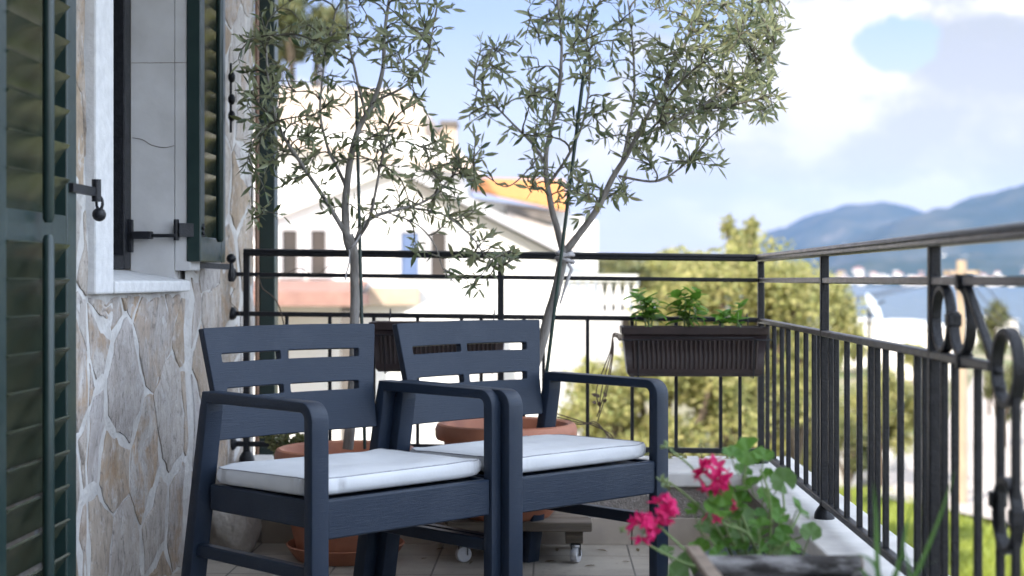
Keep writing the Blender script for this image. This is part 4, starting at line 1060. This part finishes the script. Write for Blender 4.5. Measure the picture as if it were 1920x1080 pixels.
for x, y, s_ in ((1250,838,13),(1243,905,17),(1168,995,9),(1256,914,12)):
    c = P(x,y,2.94)-GB
    for i in range(8):
        d = Vector((rr.gauss(0,1),rr.gauss(0,1),rr.gauss(.6,.8))).normalized(); stm.tube([c,c+d*s_*.0006,c+d*s_*2.94/FPX], [.001,.0022,.0012], 5)
stm.build('stem', M['gstem'], g, smooth=60); lvs.build('foliage', M['gleaf'], g, smooth=60); fl.build('blossom', M['petal'], g, smooth=0)

t = thing('log_planter', 'rustic log sided trough with soil in the near corner below the geranium', 'planter', (P(1460,1060,2.6).x,2.45,0)); LB = -t.location
def logseg(a, b, r_, name='log', mat='log', n=26):
    mb = MB(); a = Vector(a); b = Vector(b); k = 24; pts = [a.lerp(b,i/k) for i in range(k+1)]
    mb.tube(pts, [r_*(1+.10*mnoise.noise(p*14)+.05*mnoise.noise(p*50)) for p in pts], 16)
    return mb.build(name, M[mat], t, smooth=50)
zr = .445
A0 = P(1318,1058,2.74); A1 = P(1612,1058,2.74)
LBv = Vector((LB.x,LB.y,0))
def loc(px, Y, z): v = P(px, 0, Y); return Vector((v.x, v.y, z))+LBv
for k in range(6): logseg(loc(1318,2.74,zr-.036*k), loc(1612,2.74,zr-.036*k), .0185)
for k in range(6): logseg(loc(1318,2.72,zr-.02-.036*k), loc(1385,2.1,zr-.02-.036*k), .017)
for k in range(6): logseg(loc(1612,2.72,zr-.02-.036*k), loc(1800,2.1,zr-.02-.036*k), .017)
for px in (1318,1612): 
    q = loc(px,2.74,0); logseg((q.x,q.y,0), (q.x,q.y,zr-.02), .014)
q0, q1 = loc(1298,2.815,.463), loc(1352,2.48,.458)
mb = MB(); mb.bar(q0, q1, .026, .012); mb.build('side_board', M['logend'], t, smooth=0, bevel=.002)
for px in (1612,):
    q = loc(px+1,2.74,zr); MB().lathe([(.0185,0),(.017,.003),(1e-4,.004)], (0,0,0), 18, Matrix.Rotation(R(90),3,'Y')).build('log_end', M['logend'], t, smooth=40, loc=q)
mb = MB(); qa = loc(1318,2.72,0); qb = loc(1612,2.72,0); qc = loc(1800,2.1,0); qd = loc(1385,2.1,0)
mb.prism([Vector((p.x,p.y,.22)) for p in (qa,qb,qc,qd)], (0,0,.12)); mb.build('soil', M['soil'], t, smooth=0)
gr = thing('grass_tuft', 'tuft of long green grass blades rising from the log trough', 'grass', P(1660,1130,2.40)); GB2 = gr.location.copy()
mb = MB()
def blade(pts, w_):
    w0 = cr([P(x,y,Y)-GB2 for x, y, Y in pts],8); k = len(w0); vs=[]; fs=[]
    for i, p in enumerate(w0):
        u = i/(k-1); ww = w_*(1-u**2.2)*.5+.0004; s_ = Vector((.8,.5,.1)).normalized()
        vs += [p-s_*ww, p+Vector((0,.002,-.001)), p+s_*ww]
    for i in range(k-1):
        fs += [(i*3,i*3+1,i*3+4,i*3+3),(i*3+1,i*3+2,i*3+5,i*3+4)]
    mb.add(vs, fs)
for pts, w_ in (([(1690,1130,2.38),(1725,1060,2.38),(1760,975,2.36),(1792,880,2.33)],.013),([(1650,1130,2.42),(1645,1060,2.42),(1643,980,2.42),(1638,905,2.42)],.012),([(1670,1120,2.4),(1690,1040,2.4),(1700,985,2.42),(1715,935,2.42)],.009),
                ([(1660,1120,2.4),(1640,1060,2.4),(1610,1040,2.4),(1585,1050,2.4)],.009),([(1680,1120,2.4),(1720,1070,2.42),(1760,1050,2.45)],.009),([(1655,1120,2.38),(1680,1070,2.38),(1690,1045,2.36),(1720,1060,2.35)],.010),
                ([(1640,1120,2.4),(1618,1070,2.4),(1600,1075,2.4)],.008),([(1700,1130,2.4),(1705,1070,2.4),(1690,1020,2.4)],.008)): blade(pts, w_)
mb.build('foliage', M['grassblade'], gr, smooth=60)

# ================================================================== BEYOND THE BALCONY
GZ = -3.6
def gz(x, y):
    d = math.hypot(x, y)
    base = GZ if d < 24 else GZ-(d-24)*.030 if d < 620 else GZ-596*.030
    return max(base, -22.5)
mb = MB(); vs=[]; fs=[]
rings_ = [0,3,6,9,12,16,20,25,30,40,55,75,100,140,200,280,380,480,560,640,720]
k = 72
for r_ in rings_:
    for j in range(k):
        a = 2*math.pi*j/k; x, y = r_*math.cos(a), r_*math.sin(a); z = gz(x,y)+(.25*mnoise.noise(Vector((x*.1,y*.1,0))) if r_ > 8 else 0)
        vs.append((x,y,z))
for i in range(len(rings_)-1):
    for j in range(k): fs.append((i*k+j,i*k+(j+1)%k,(i+1)*k+(j+1)%k,(i+1)*k+j))
mb.add(vs, fs); o = mb.build('ground', M['ground'], smooth=60); tag(o, kind='structure')
def onG(px, Y, dz=0):
    p = P(px, 0, Y); p.z = gz(p.x,p.y)+dz; return p
def G(px, py, dz=0):
    """where a sight line meets the ground"""
    Y = 9.0
    while Y < 600:
        p = P(px,py,Y)
        if p.z <= gz(p.x,p.y): break
        Y *= 1.004
    p.z = gz(p.x,p.y)+dz; return p, Y
# pale lane running off between the gardens
mb = MB(); lane = [((1630,955),(2120,1060)),((1640,925),(2080,985)),((1660,895),(2040,920)),((1700,860),(2010,860)),((1755,820),(1985,815)),((1790,780),(1965,778)),((1812,745),(1950,745)),((1826,715),(1938,715))]
rows = []
for (a, b) in lane:
    A = G(*a)[0]; B_ = G(*b)[0]; rows.append([A.lerp(B_,k/6) for k in range(7)])
sub = []
for c0, c1 in zip(rows[:-1], rows[1:]):
    for q in range(6): sub.append([a.lerp(b,q/6) for a, b in zip(c0,c1)])
sub.append(rows[-1]); vs = []
for rw in sub:
    for p in rw: vs.append((p.x,p.y,gz(p.x,p.y)+.30))
mb.add(vs, [(i*7+j,i*7+j+1,i*7+j+8,i*7+j+7) for i in range(len(sub)-1) for j in range(6)]); o = mb.build('lane', M['road'], smooth=60); tag(o, kind='structure')
# lawn below the side railing: many blades, one mass
mb = MB(); rg = random.Random(4)
for i in range(30000):
    px = rg.uniform(1440,1990); py = 940+180*rg.random()**1.3
    if py < 940+max(0,(px-1650))*.36: continue
    p, Y = G(px,py,.12)
    h = rg.uniform(.08,.26); a = rg.random()*6.28; d = Vector((math.cos(a),math.sin(a),0))*.05; l = Vector((rg.gauss(0,.15),rg.gauss(0,.15),h))
    mb.add([p-d,p+d,p+l], [(0,1,2)])
o = mb.build('grass', M['grass'], smooth=0); tag(o, kind='stuff')

# ---- leafy shrubs and trees
def leafy(name, label, group, px, py, rx, ry, Y, n, mat, ls, seed, lobes=12, tall=True, dep=.8):
    """crown of leaf-sized faces spread through many lobes, on a forked trunk"""
    rr = random.Random(seed); c = P(px,py,Y); base = Vector((c.x,c.y,gz(c.x,c.y))); t = thing(name, label, 'tree' if tall else 'shrub', base, 0, group)
    RX, RZ = rx*Y/FPX, ry*Y/FPX; cc = c-base; lv = MB(); tk = MB(); lb = []
    for i in range(lobes):
        while True:
            q = Vector((rr.uniform(-1,1),rr.uniform(-1,1),rr.uniform(-1,1)))
            if .15 < q.length < 1: break
        lb.append((cc+Vector((q.x*RX*.78,q.y*RX*.78*dep,q.z*RZ*.8)), rr.uniform(.26,.46)))
    for p, s_ in lb:
        tk.tube(cr([Vector((0,0,-.1)),Vector((cc.x*.3,cc.y*.3,cc.z*.5)),p],5), [.05*RX*(1-.06*i)+.01 for i in range(11)], 6)
        for i in range(n//lobes):
            while True:
                q = Vector((rr.uniform(-1,1),rr.uniform(-1,1),rr.uniform(-1,1)))
                if q.length < 1: break
            q = q*(.55+.45*rr.random()); pp = p+Vector((q.x*RX*s_*1.1,q.y*RX*s_,q.z*RZ*s_))
            s__ = ls*rr.uniform(.6,1.3)
            d = Vector((rr.gauss(0,1),rr.gauss(0,1),rr.gauss(0,.8))); nn = q+Vector((rr.gauss(0,.5),rr.gauss(0,.5),rr.gauss(.4,.5)))
            d.normalize(); s2 = d.cross(nn); 
            if s2.length < 1e-4: continue
            s2.normalize(); lv.add([pp, pp+d*s__*.5+s2*s__*.27, pp+d*s__, pp+d*s__*.5-s2*s__*.27], [(0,1,2,3)])
    tk.build('trunk', M['trunkd'], t, smooth=60); lv.build('crown', mat, t, smooth=0); return t
leafy('garden_tree', 'yellow green garden tree behind the railing corner, broadest of all','trees in the garden below', 1390,640,220,190,18.5,18000,M['bushl'],0.096,31,26)
leafy('garden_tree', 'slim pale green sapling top rising above the railing corner','trees in the garden below', 1382,452,44,80,19.5,1000,M['bushl'],0.089,32,8)
leafy('garden_tree', 'wide yellow green tree filling the gap under the herb planter','trees in the garden below', 1240,780,190,160,17,15000,M['bushl'],0.089,33,22)
leafy('garden_tree', 'yellow green tree seen through the first bars of the side railing','trees in the garden below', 1490,620,130,150,21,9000,M['bushl'],0.096,34,16)
leafy('garden_shrub', 'pale loose shrub left of the wide tree, below the slanting trunk','shrubs in the garden below', 1120,770,80,110,19,6000,M['bushl'],0.096,43,12,False)
leafy('garden_shrub', 'dull green shrub low behind the side railing bars','shrubs in the garden below', 1500,810,120,130,23,8250,M['bushl'],0.104,35,16,False)
leafy('garden_shrub', 'olive green shrub beside the wooden pole','shrubs in the garden below', 1650,760,110,110,33,6750,M['bushl'],0.133,36,14,False)
leafy('garden_shrub', 'mottled shrub between the lawn and the lane','shrubs in the garden below', 1590,850,60,70,29,3300,M['bushd'],0.111,42,9,False)
leafy('garden_shrub', 'green shrub beyond the lane behind the scroll panel','shrubs in the garden below', 1880,735,60,55,44,2700,M['bushd'],0.126,37,9,False)
leafy('garden_tree', 'small dark leaved tree beside the white pillar of the neighbour','trees in the garden below', 1120,640,60,70,24,3000,M['bushd'],0.104,38,9)
leafy('garden_tree', 'hazy tan green tree line piece behind the white balustrade','trees in the garden below', 1180,520,150,45,48,5400,M['bushd'],0.222,39,14)
leafy('garden_tree', 'distant pale tree between the slanting trunk and the railing corner','trees in the garden below', 1310,505,110,48,40,4500,M['bushl'],0.185,40,12)
leafy('garden_tree', 'small tree standing over the sea right of the scroll panel','trees in the garden below', 1855,610,42,60,60,2100,M['bushd'],0.222,41,7)
leafy('garden_tree', 'tree top behind the white house seen between the olive crowns','trees in the garden below', 560,60,110,110,44,5400,M['bushd'],0.222,44,12)
# ---- stone blocks at the edge of the lawn
for i, (px, py, s_, lb) in enumerate(((1585,880,.5,'white stone block under the shrubs, farthest back'),(1572,925,.5,'white rounded stone at the edge of the lawn'),(1606,915,.36,'small grey stone beside the lawn'),(1684,880,.55,'pinkish stone block near the wooden pole'),(1660,905,.5,'beige stone block low by the shrubs'))):
    c, Y = G(px,py); mb = MB(); mb.ball((0,0,0), 1, 16)
    mb.v = [tuple(Vector(p)*(1+.25*mnoise.noise(Vector(p)*1.3+Vector((i*7,0,0))))*s_) for p in mb.v]
    o = mb.build('garden_stone', M['stonew'], smooth=60, loc=(c.x,c.y,c.z+s_*.6)); tag(o, lb, 'stone', 'stones in the garden')

# ---- the white neighbour house
HY = 27.0; S = HY/FPX
hc = P(740,524,HY); hc.z = gz(hc.x,hc.y)
wh = thing('white_house', 'large white rendered house with low gable, pale tiled roof and blue door', 'house', hc)
def hp(px, py, dY=0): return P(px,py,HY+dY)-hc
zg = 0
def poly(name, mat, pxs, depth, dY=0, parent=None, bev=0):
    mb = MB(); mb.prism([hp(x,y,dY) for x, y in pxs], cam2w(0,depth,0)); return mb.build(name, mat, parent or wh, smooth=0, bevel=bev)
# front gable wing
poly('wall', M['hwall'], [(380,960),(1045,960),(1045,478),(800,352),(740,322),(640,350),(515,407),(380,470)], 6.5)
# roof slabs of the wing
def slab(name, mat, a, b, th, d0, d1, parent=None):
    mb = MB(); A = hp(*a,d0); B_ = hp(*b,d0); up = Vector((0,0,th)); mb.prism([A,B_,B_+up,A+up], cam2w(0,d1-d0,0)); return mb.build(name, mat, parent or wh, smooth=0)
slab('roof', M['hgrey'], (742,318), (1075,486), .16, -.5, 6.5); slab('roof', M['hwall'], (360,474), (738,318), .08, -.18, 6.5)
# taller rear block with hipped pale roof
poly('wall', M['hwall'], [(330,960),(885,960),(870,330),(820,258),(520,235),(330,240)], 6, 6.6)
mb = MB(); e = [hp(300,243,6.2),hp(905,330,6.2),hp(905,330,14),hp(300,243,14)]; rg_ = [hp(480,160,9.5),hp(760,168,9.5)]
mb.add(e+rg_, [(0,1,5,4),(1,2,5),(2,3,4,5),(3,0,4),(3,2,1,0)]); mb.build('roof', M['hroof'], wh, smooth=0)
def chim(pts, capc, mat):
    mb = MB(); mb.prism([hp(x,y,7.2) for x, y in pts], cam2w(0,.7,0)); c_ = mb.build('chimney', mat, wh, smooth=0)
    if capc:
        mb = MB(); mb.prism([hp(x,y,7.1) for x, y in capc], cam2w(0,.9,0)); mb.build('chimney_cap', M['darkeave'], c_, smooth=0)
chim([(752,262),(798,262),(790,188),(770,182)], None, M['hroof']); chim([(828,300),(856,300),(855,234),(828,234)], [(824,234),(858,234),(858,226),(824,226)], M['beige'])
def window_(x0, x1, y0, y1, mat, nm='window', pane='pane'):
    fr = 9; mb = MB()
    for a in ([(x0-fr,y1),(x0,y1),(x0,y0),(x0-fr,y0)],[(x1,y1),(x1+fr,y1),(x1+fr,y0),(x1,y0)],[(x0-fr,y0),(x1+fr,y0),(x1+fr,y0-fr),(x0-fr,y0-fr)],[(x0-fr,y1+5),(x1+fr,y1+5),(x1+fr,y1),(x0-fr,y1)]):
        mb.prism([hp(x,y,-.07) for x, y in a], cam2w(0,.07,0))
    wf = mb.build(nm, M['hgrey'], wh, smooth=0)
    mb = MB(); mb.prism([hp(x,y,-.03) for x, y in ((x0,y1),(x1,y1),(x1,y0),(x0,y0))], cam2w(0,.026,0)); mb.build(pane, mat, wf, smooth=0)
    return wf
window_(529,557,432,516,M['hwin']); window_(583,611,432,516,M['hwin']); window_(752,785,436,518,M['bluedoor'],'door','door_leaf'); window_(808,836,434,518,M['hwin'])
# terracotta canopy, beige return, stairs
mb = MB(); mb.prism([hp(x,y,-2.2) for x, y in ((360,574),(672,574),(672,552),(360,552))], cam2w(0,2.15,0)); mb.prism([hp(360,552,-2.2),hp(672,552,-2.2),hp(690,531,-.05),hp(360,531,-.05)], (0,0,.05)); mb.build('canopy', M['pinkroof'], wh, smooth=0)
for px in (650,400): 
    mb = MB(); a = hp(px,576,-2.0); mb.box((a.x-.09,a.y-.09,0),(a.x+.09,a.y+.09,a.z)); mb.build('canopy_post', M['darkeave'], wh, smooth=0)
poly('lintel', M['beige'], [(690,572),(785,572),(785,538),(690,538)], .3, -.36)
poly('stair_wall', M['hwall'], [(720,960),(1000,960),(985,640),(880,545),(845,545),(730,600)], .35, -3.2)
poly('stair_wall', M['hgrey'], [(840,960),(985,960),(925,600),(868,548),(845,548)], .3, -3.6)  # grey panel, the stair's triangular shading put into its colour
poly('pillar', M['hwall'], [(1022,980),(1058,980),(1056,530),(1022,530)], .45, -4.2)
# second house behind, with an orange roof
oc = P(980,430,38); oc.z = gz(oc.x,oc.y)
oh = thing('orange_roofed_house', 'white house behind with a sunlit orange tiled roof', 'house', oc)
def op(px, py, dY=0): return P(px,py,38+dY)-oc
mb = MB(); mb.prism([op(x,y) for x, y in ((880,800),(1120,800),(1120,415),(1052,395),(880,370))], cam2w(0,6,0)); mb.build('wall', M['hwall'], oh, smooth=0)
mb = MB(); mb.add([op(884,352,-.6),op(1064,392,-.6),op(1058,337,3.2),op(884,333,3.2)], [(0,1,2,3)]); 
mb.prism([op(884,357,-.6),op(1064,397,-.6),op(1064,392,-.6),op(884,352,-.6)], cam2w(0,.1,0)); mb.build('roof', M['oroof'], oh, smooth=0)
mb = MB(); mb.prism([op(x,y,-1.2) for x, y in ((948,398),(1040,418),(1040,404),(948,384))], cam2w(0,1.15,0)); mb.build('eave', M['darkeave'], oh, smooth=0)
mb = MB(); mb.add([op(950,410,-3.5),op(1078,482,-3.5),op(1078,440,-1.2),op(950,398,-1.2)], [(0,1,2,3)]); mb.prism([op(950,416,-3.5),op(1078,488,-3.5),op(1078,482,-3.5),op(950,410,-3.5)], cam2w(0,2.2,0)); mb.build('lean_to_roof', M['hroof'], oh, smooth=0)
# terrace balustrade
bc = P(1125,590,22); bc.z = gz(bc.x,bc.y)
bl = thing('terrace_balustrade', 'white balustrade along the neighbour terrace right of the pillar', 'balustrade', bc)
def bp(px, py, dY=0): return P(px,py,22+dY)-bc
mb = MB(); mb.prism([bp(x,y) for x, y in ((1050,526),(1196,526),(1196,515),(1050,515))], cam2w(0,.25,0)); mb.build('top_rail', M['hwall'], bl, smooth=0)
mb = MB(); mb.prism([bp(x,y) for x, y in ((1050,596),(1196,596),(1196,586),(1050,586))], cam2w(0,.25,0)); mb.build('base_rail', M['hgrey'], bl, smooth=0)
zb_ = bp(1100,586).z; zt2 = bp(1100,526).z; hh = zt2-zb_
for i in range(9):
    q = bp(1060+16.5*i,556,.12)
    MB().lathe([(.045,0),(.05,.04*hh),(.028,.12*hh),(.062,.36*hh),(.05,.52*hh),(.028,.75*hh),(.045,.92*hh),(.045,hh)], (q.x,q.y,zb_), 12).build('baluster', M['hwall'], bl, smooth=50)
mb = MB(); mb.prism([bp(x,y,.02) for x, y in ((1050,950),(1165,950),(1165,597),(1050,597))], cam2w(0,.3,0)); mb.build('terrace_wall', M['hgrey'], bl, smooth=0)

# ---- utility pole with wires, satellite dish
up_ = onG(1803,30); t = thing('utility_pole', 'sunlit wooden utility pole rising behind the scroll panel', 'pole', up_)
topz = P(1803,488,30).z-up_.z
MB().tube([(0,0,-.3),(0,0,topz*.5),(0,0,topz)], [.125,.115,.10], 12).build('shaft', M['pole'], t, smooth=50)
MB().bar((-.35,0,topz-.25),(.35,0,topz-.25), .09).build('crossarm', M['pole'], t, smooth=0)
mb = MB()
for k in (-.3,0,.3):
    for e_ in (P(2120,690+k*40,20), P(1400,470,140)):
        a = Vector((k,0,topz-.2)); b = e_-up_; pts = [a.lerp(b,i/16)-Vector((0,0,(.5 if e_.y<40 else 2.2)*4*(i/16)*(1-i/16))) for i in range(17)]; mb.tube(pts, .012, 5)
mb.build('wires', M['wire'], t, smooth=60)
dc = onG(1632,27); t = thing('satellite_dish', 'white satellite dish on a thin mast over the shrubs', 'satellite dish', dc); dz = P(1632,578,27).z-dc.z
MB().tube([(0,.1,-.2),(0,.1,dz)], .03, 8).build('mast', M['iron'], t, smooth=50)
rot = Euler((R(62),0,R(62))).to_matrix()
MB().lathe([(1e-4,.0),(.13,.018),(.26,.075),(.27,.07),(.14,.0),(1e-4,-.02)], (0,0,dz), 28, rot).build('reflector', M['dish'], t, smooth=50)
MB().tube([(0,0,dz),Vector((0,0,dz))+rot @ Vector((0,0,.3))], .015, 6).build('feed_arm', M['iron'], t, smooth=50)

# ---- houses downhill and across the water
def cottage(name, px, Y, z, w_, d_, h_, label, group, rz=0, flat=False):
    c = P(px,0,Y); t = thing(name, label, 'house', (c.x,c.y,z), rz, group)
    MB().box((-w_/2,-d_/2,-1),(w_/2,d_/2,h_)).build('wall', M['farwall'], t, smooth=0)
    mb = MB(); o_ = .06*w_; r_ = h_+(.05*w_ if flat else .26*w_)
    A = [Vector(p) for p in ((-w_/2-o_,-d_/2-o_,h_),(w_/2+o_,-d_/2-o_,h_),(w_/2+o_,d_/2+o_,h_),(-w_/2-o_,d_/2+o_,h_),(-w_*.25,0,r_),(w_*.25,0,r_))]
    mb.add(A, [(0,1,5,4),(1,2,5),(2,3,4,5),(3,0,4),(3,2,1,0)]); mb.build('roof', M['farwall'] if flat else M['farroof'], t, smooth=0)
    return t
rh = random.Random(12)
for i, (px, Y, py, w_) in enumerate(((1590,120,648,5),(1650,150,640,6),(1722,105,668,5),(1615,200,625,6),(1690,170,632,5),(1760,140,650,5),(1560,160,640,5),(1850,220,618,7))):
    z = P(px,py+14,Y).z
    cottage('hillside_cottage', px, Y, max(z, gz(P(px,0,Y).x,P(px,0,Y).y)), w_, w_*.8, 2.6, 'low white walled house on the slope down to the sea', 'low houses on the slope to the sea', rh.uniform(-.5,.5), True)
    leafy('slope_tree', 'round green tree among the low houses on the slope', 'trees on the slope to the sea', px+rh.uniform(-40,40), py+rh.uniform(-2,14), rh.uniform(16,28), rh.uniform(14,26), Y-rh.uniform(8,20), 500, M['bushd'] if i%2 else M['bushl'], .55, 60+i, 6)
# sea
mb = MB(); SZ = -20.0
vs=[]; fs=[]
for r_ in (380,700,1300,2500,4500,7500,11000):
    for j in range(33): 
        a = R(20+140*j/32); vs.append((r_*math.cos(a), r_*math.sin(a), SZ))
for i in range(6):
    for j in range(32): fs.append((i*33+j,i*33+j+1,(i+1)*33+j+1,(i+1)*33+j))
mb.add(vs, fs); o = mb.build('sea', M['sea'], smooth=0); tag(o, kind='structure')
# mountains: ridges with real depth
def ridge(name, prof, Y0, Yd, seed):
    """prof: [(px, py)] skyline measured at Y0+Yd/2"""
    mb = MB(); vs=[]; fs=[]; nx = 170; ny = 34
    x0, x1 = prof[0][0], prof[-1][0]
    for j in range(ny+1):
        v = j/ny; Y = Y0+Yd*v
        for i in range(nx+1):
            px = x0+(x1-x0)*i/nx
            for (a, b), (c_, d_) in zip(prof[:-1], prof[1:]):
                if a <= px <= c_: 
                    u = (px-a)/(c_-a); u = u*u*(3-2*u); py = b+(d_-b)*u; break
            Ym = Y0+Yd*.5; H = (HOR-py)/FPX*Ym+CAMZ-SZ
            X = (px-960)/FPX*Ym
            k = math.sin(math.pi*min(1,max(0,v)))**.8
            q = Vector((X*.0011+seed,Y*.0011,0)); nz_ = mnoise.fractal(q, 1.0, 2.0, 6)
            q2 = Vector((X*.005+seed,Y*.005,3)); n2 = mnoise.fractal(q2, 1.0, 2.0, 5)
            h = max(0,H)*k*(1+.16*nz_*(1-k)+.0*n2)+ (46*n2+60*nz_)*k*(1-k*.45)
            p = cam2w(X, Y, SZ-3+max(0,h)); vs.append(p)
    for j in range(ny):
        for i in range(nx): a = j*(nx+1)+i; fs.append((a,a+1,a+nx+2,a+nx+1))
    mb.add(vs, fs); o_ = mb.build(name, M['hill'], smooth=180); tag(o_, kind='structure'); return o_
ridge('mountain', [(900,512),(1080,505),(1200,500),(1330,490),(1420,450),(1480,418),(1540,392),(1600,378),(1640,374),(1680,384),(1740,400),(1800,400),(1900,420),(2100,450),(2400,480)], 7200, 3000, 2.0)
ridge('mountain', [(1440,520),(1520,500),(1580,462),(1640,430),(1700,408),(1760,396),(1820,380),(1870,364),(1920,352),(1990,338),(2100,330),(2250,350),(2500,420)], 5600, 2400, 9.0)
ridge('hills', [(1380,522),(1460,516),(1560,506),(1640,498),(1720,488),(1800,482),(1880,480),(1960,476),(2100,480),(2400,500)], 4700, 900, 17.0)
# far shore town
rt = random.Random(3)
for i in range(90):
    px = rt.choice([rt.uniform(1540,1960), rt.gauss(1780,60), rt.gauss(1650,50)]); py = 529-abs(rt.gauss(0,14)) ; Y = 4640+ (529-py)*9+rt.uniform(0,60)
    z = P(px,py+4,Y).z; s_ = rt.uniform(14,30)
    cottage('shore_house', px, Y, max(SZ-1,z-6), s_, s_*.7, rt.uniform(9,18), 'tiny pale house in the town on the far shore', 'pale houses of the far shore town', rt.uniform(-.6,.6), rt.random()<.5)
# air
hz, HN, hb_, ho = newmat('thin_sea_haze'); HN.t.nodes.remove(hb_)
pv = HN.n('ShaderNodeVolumePrincipled'); pv.inputs['Color'].default_value = (.30,.50,1,1); pv.inputs['Density'].default_value = .52e-4; pv.inputs['Anisotropy'].default_value = .0
HN.l(pv.outputs[0], ho.inputs['Volume'])
mb = MB(); mb.box((-7000,-900,-24),(9000,12500,760)); o = mb.build('haze', hz, smooth=0); tag(o, kind='stuff')
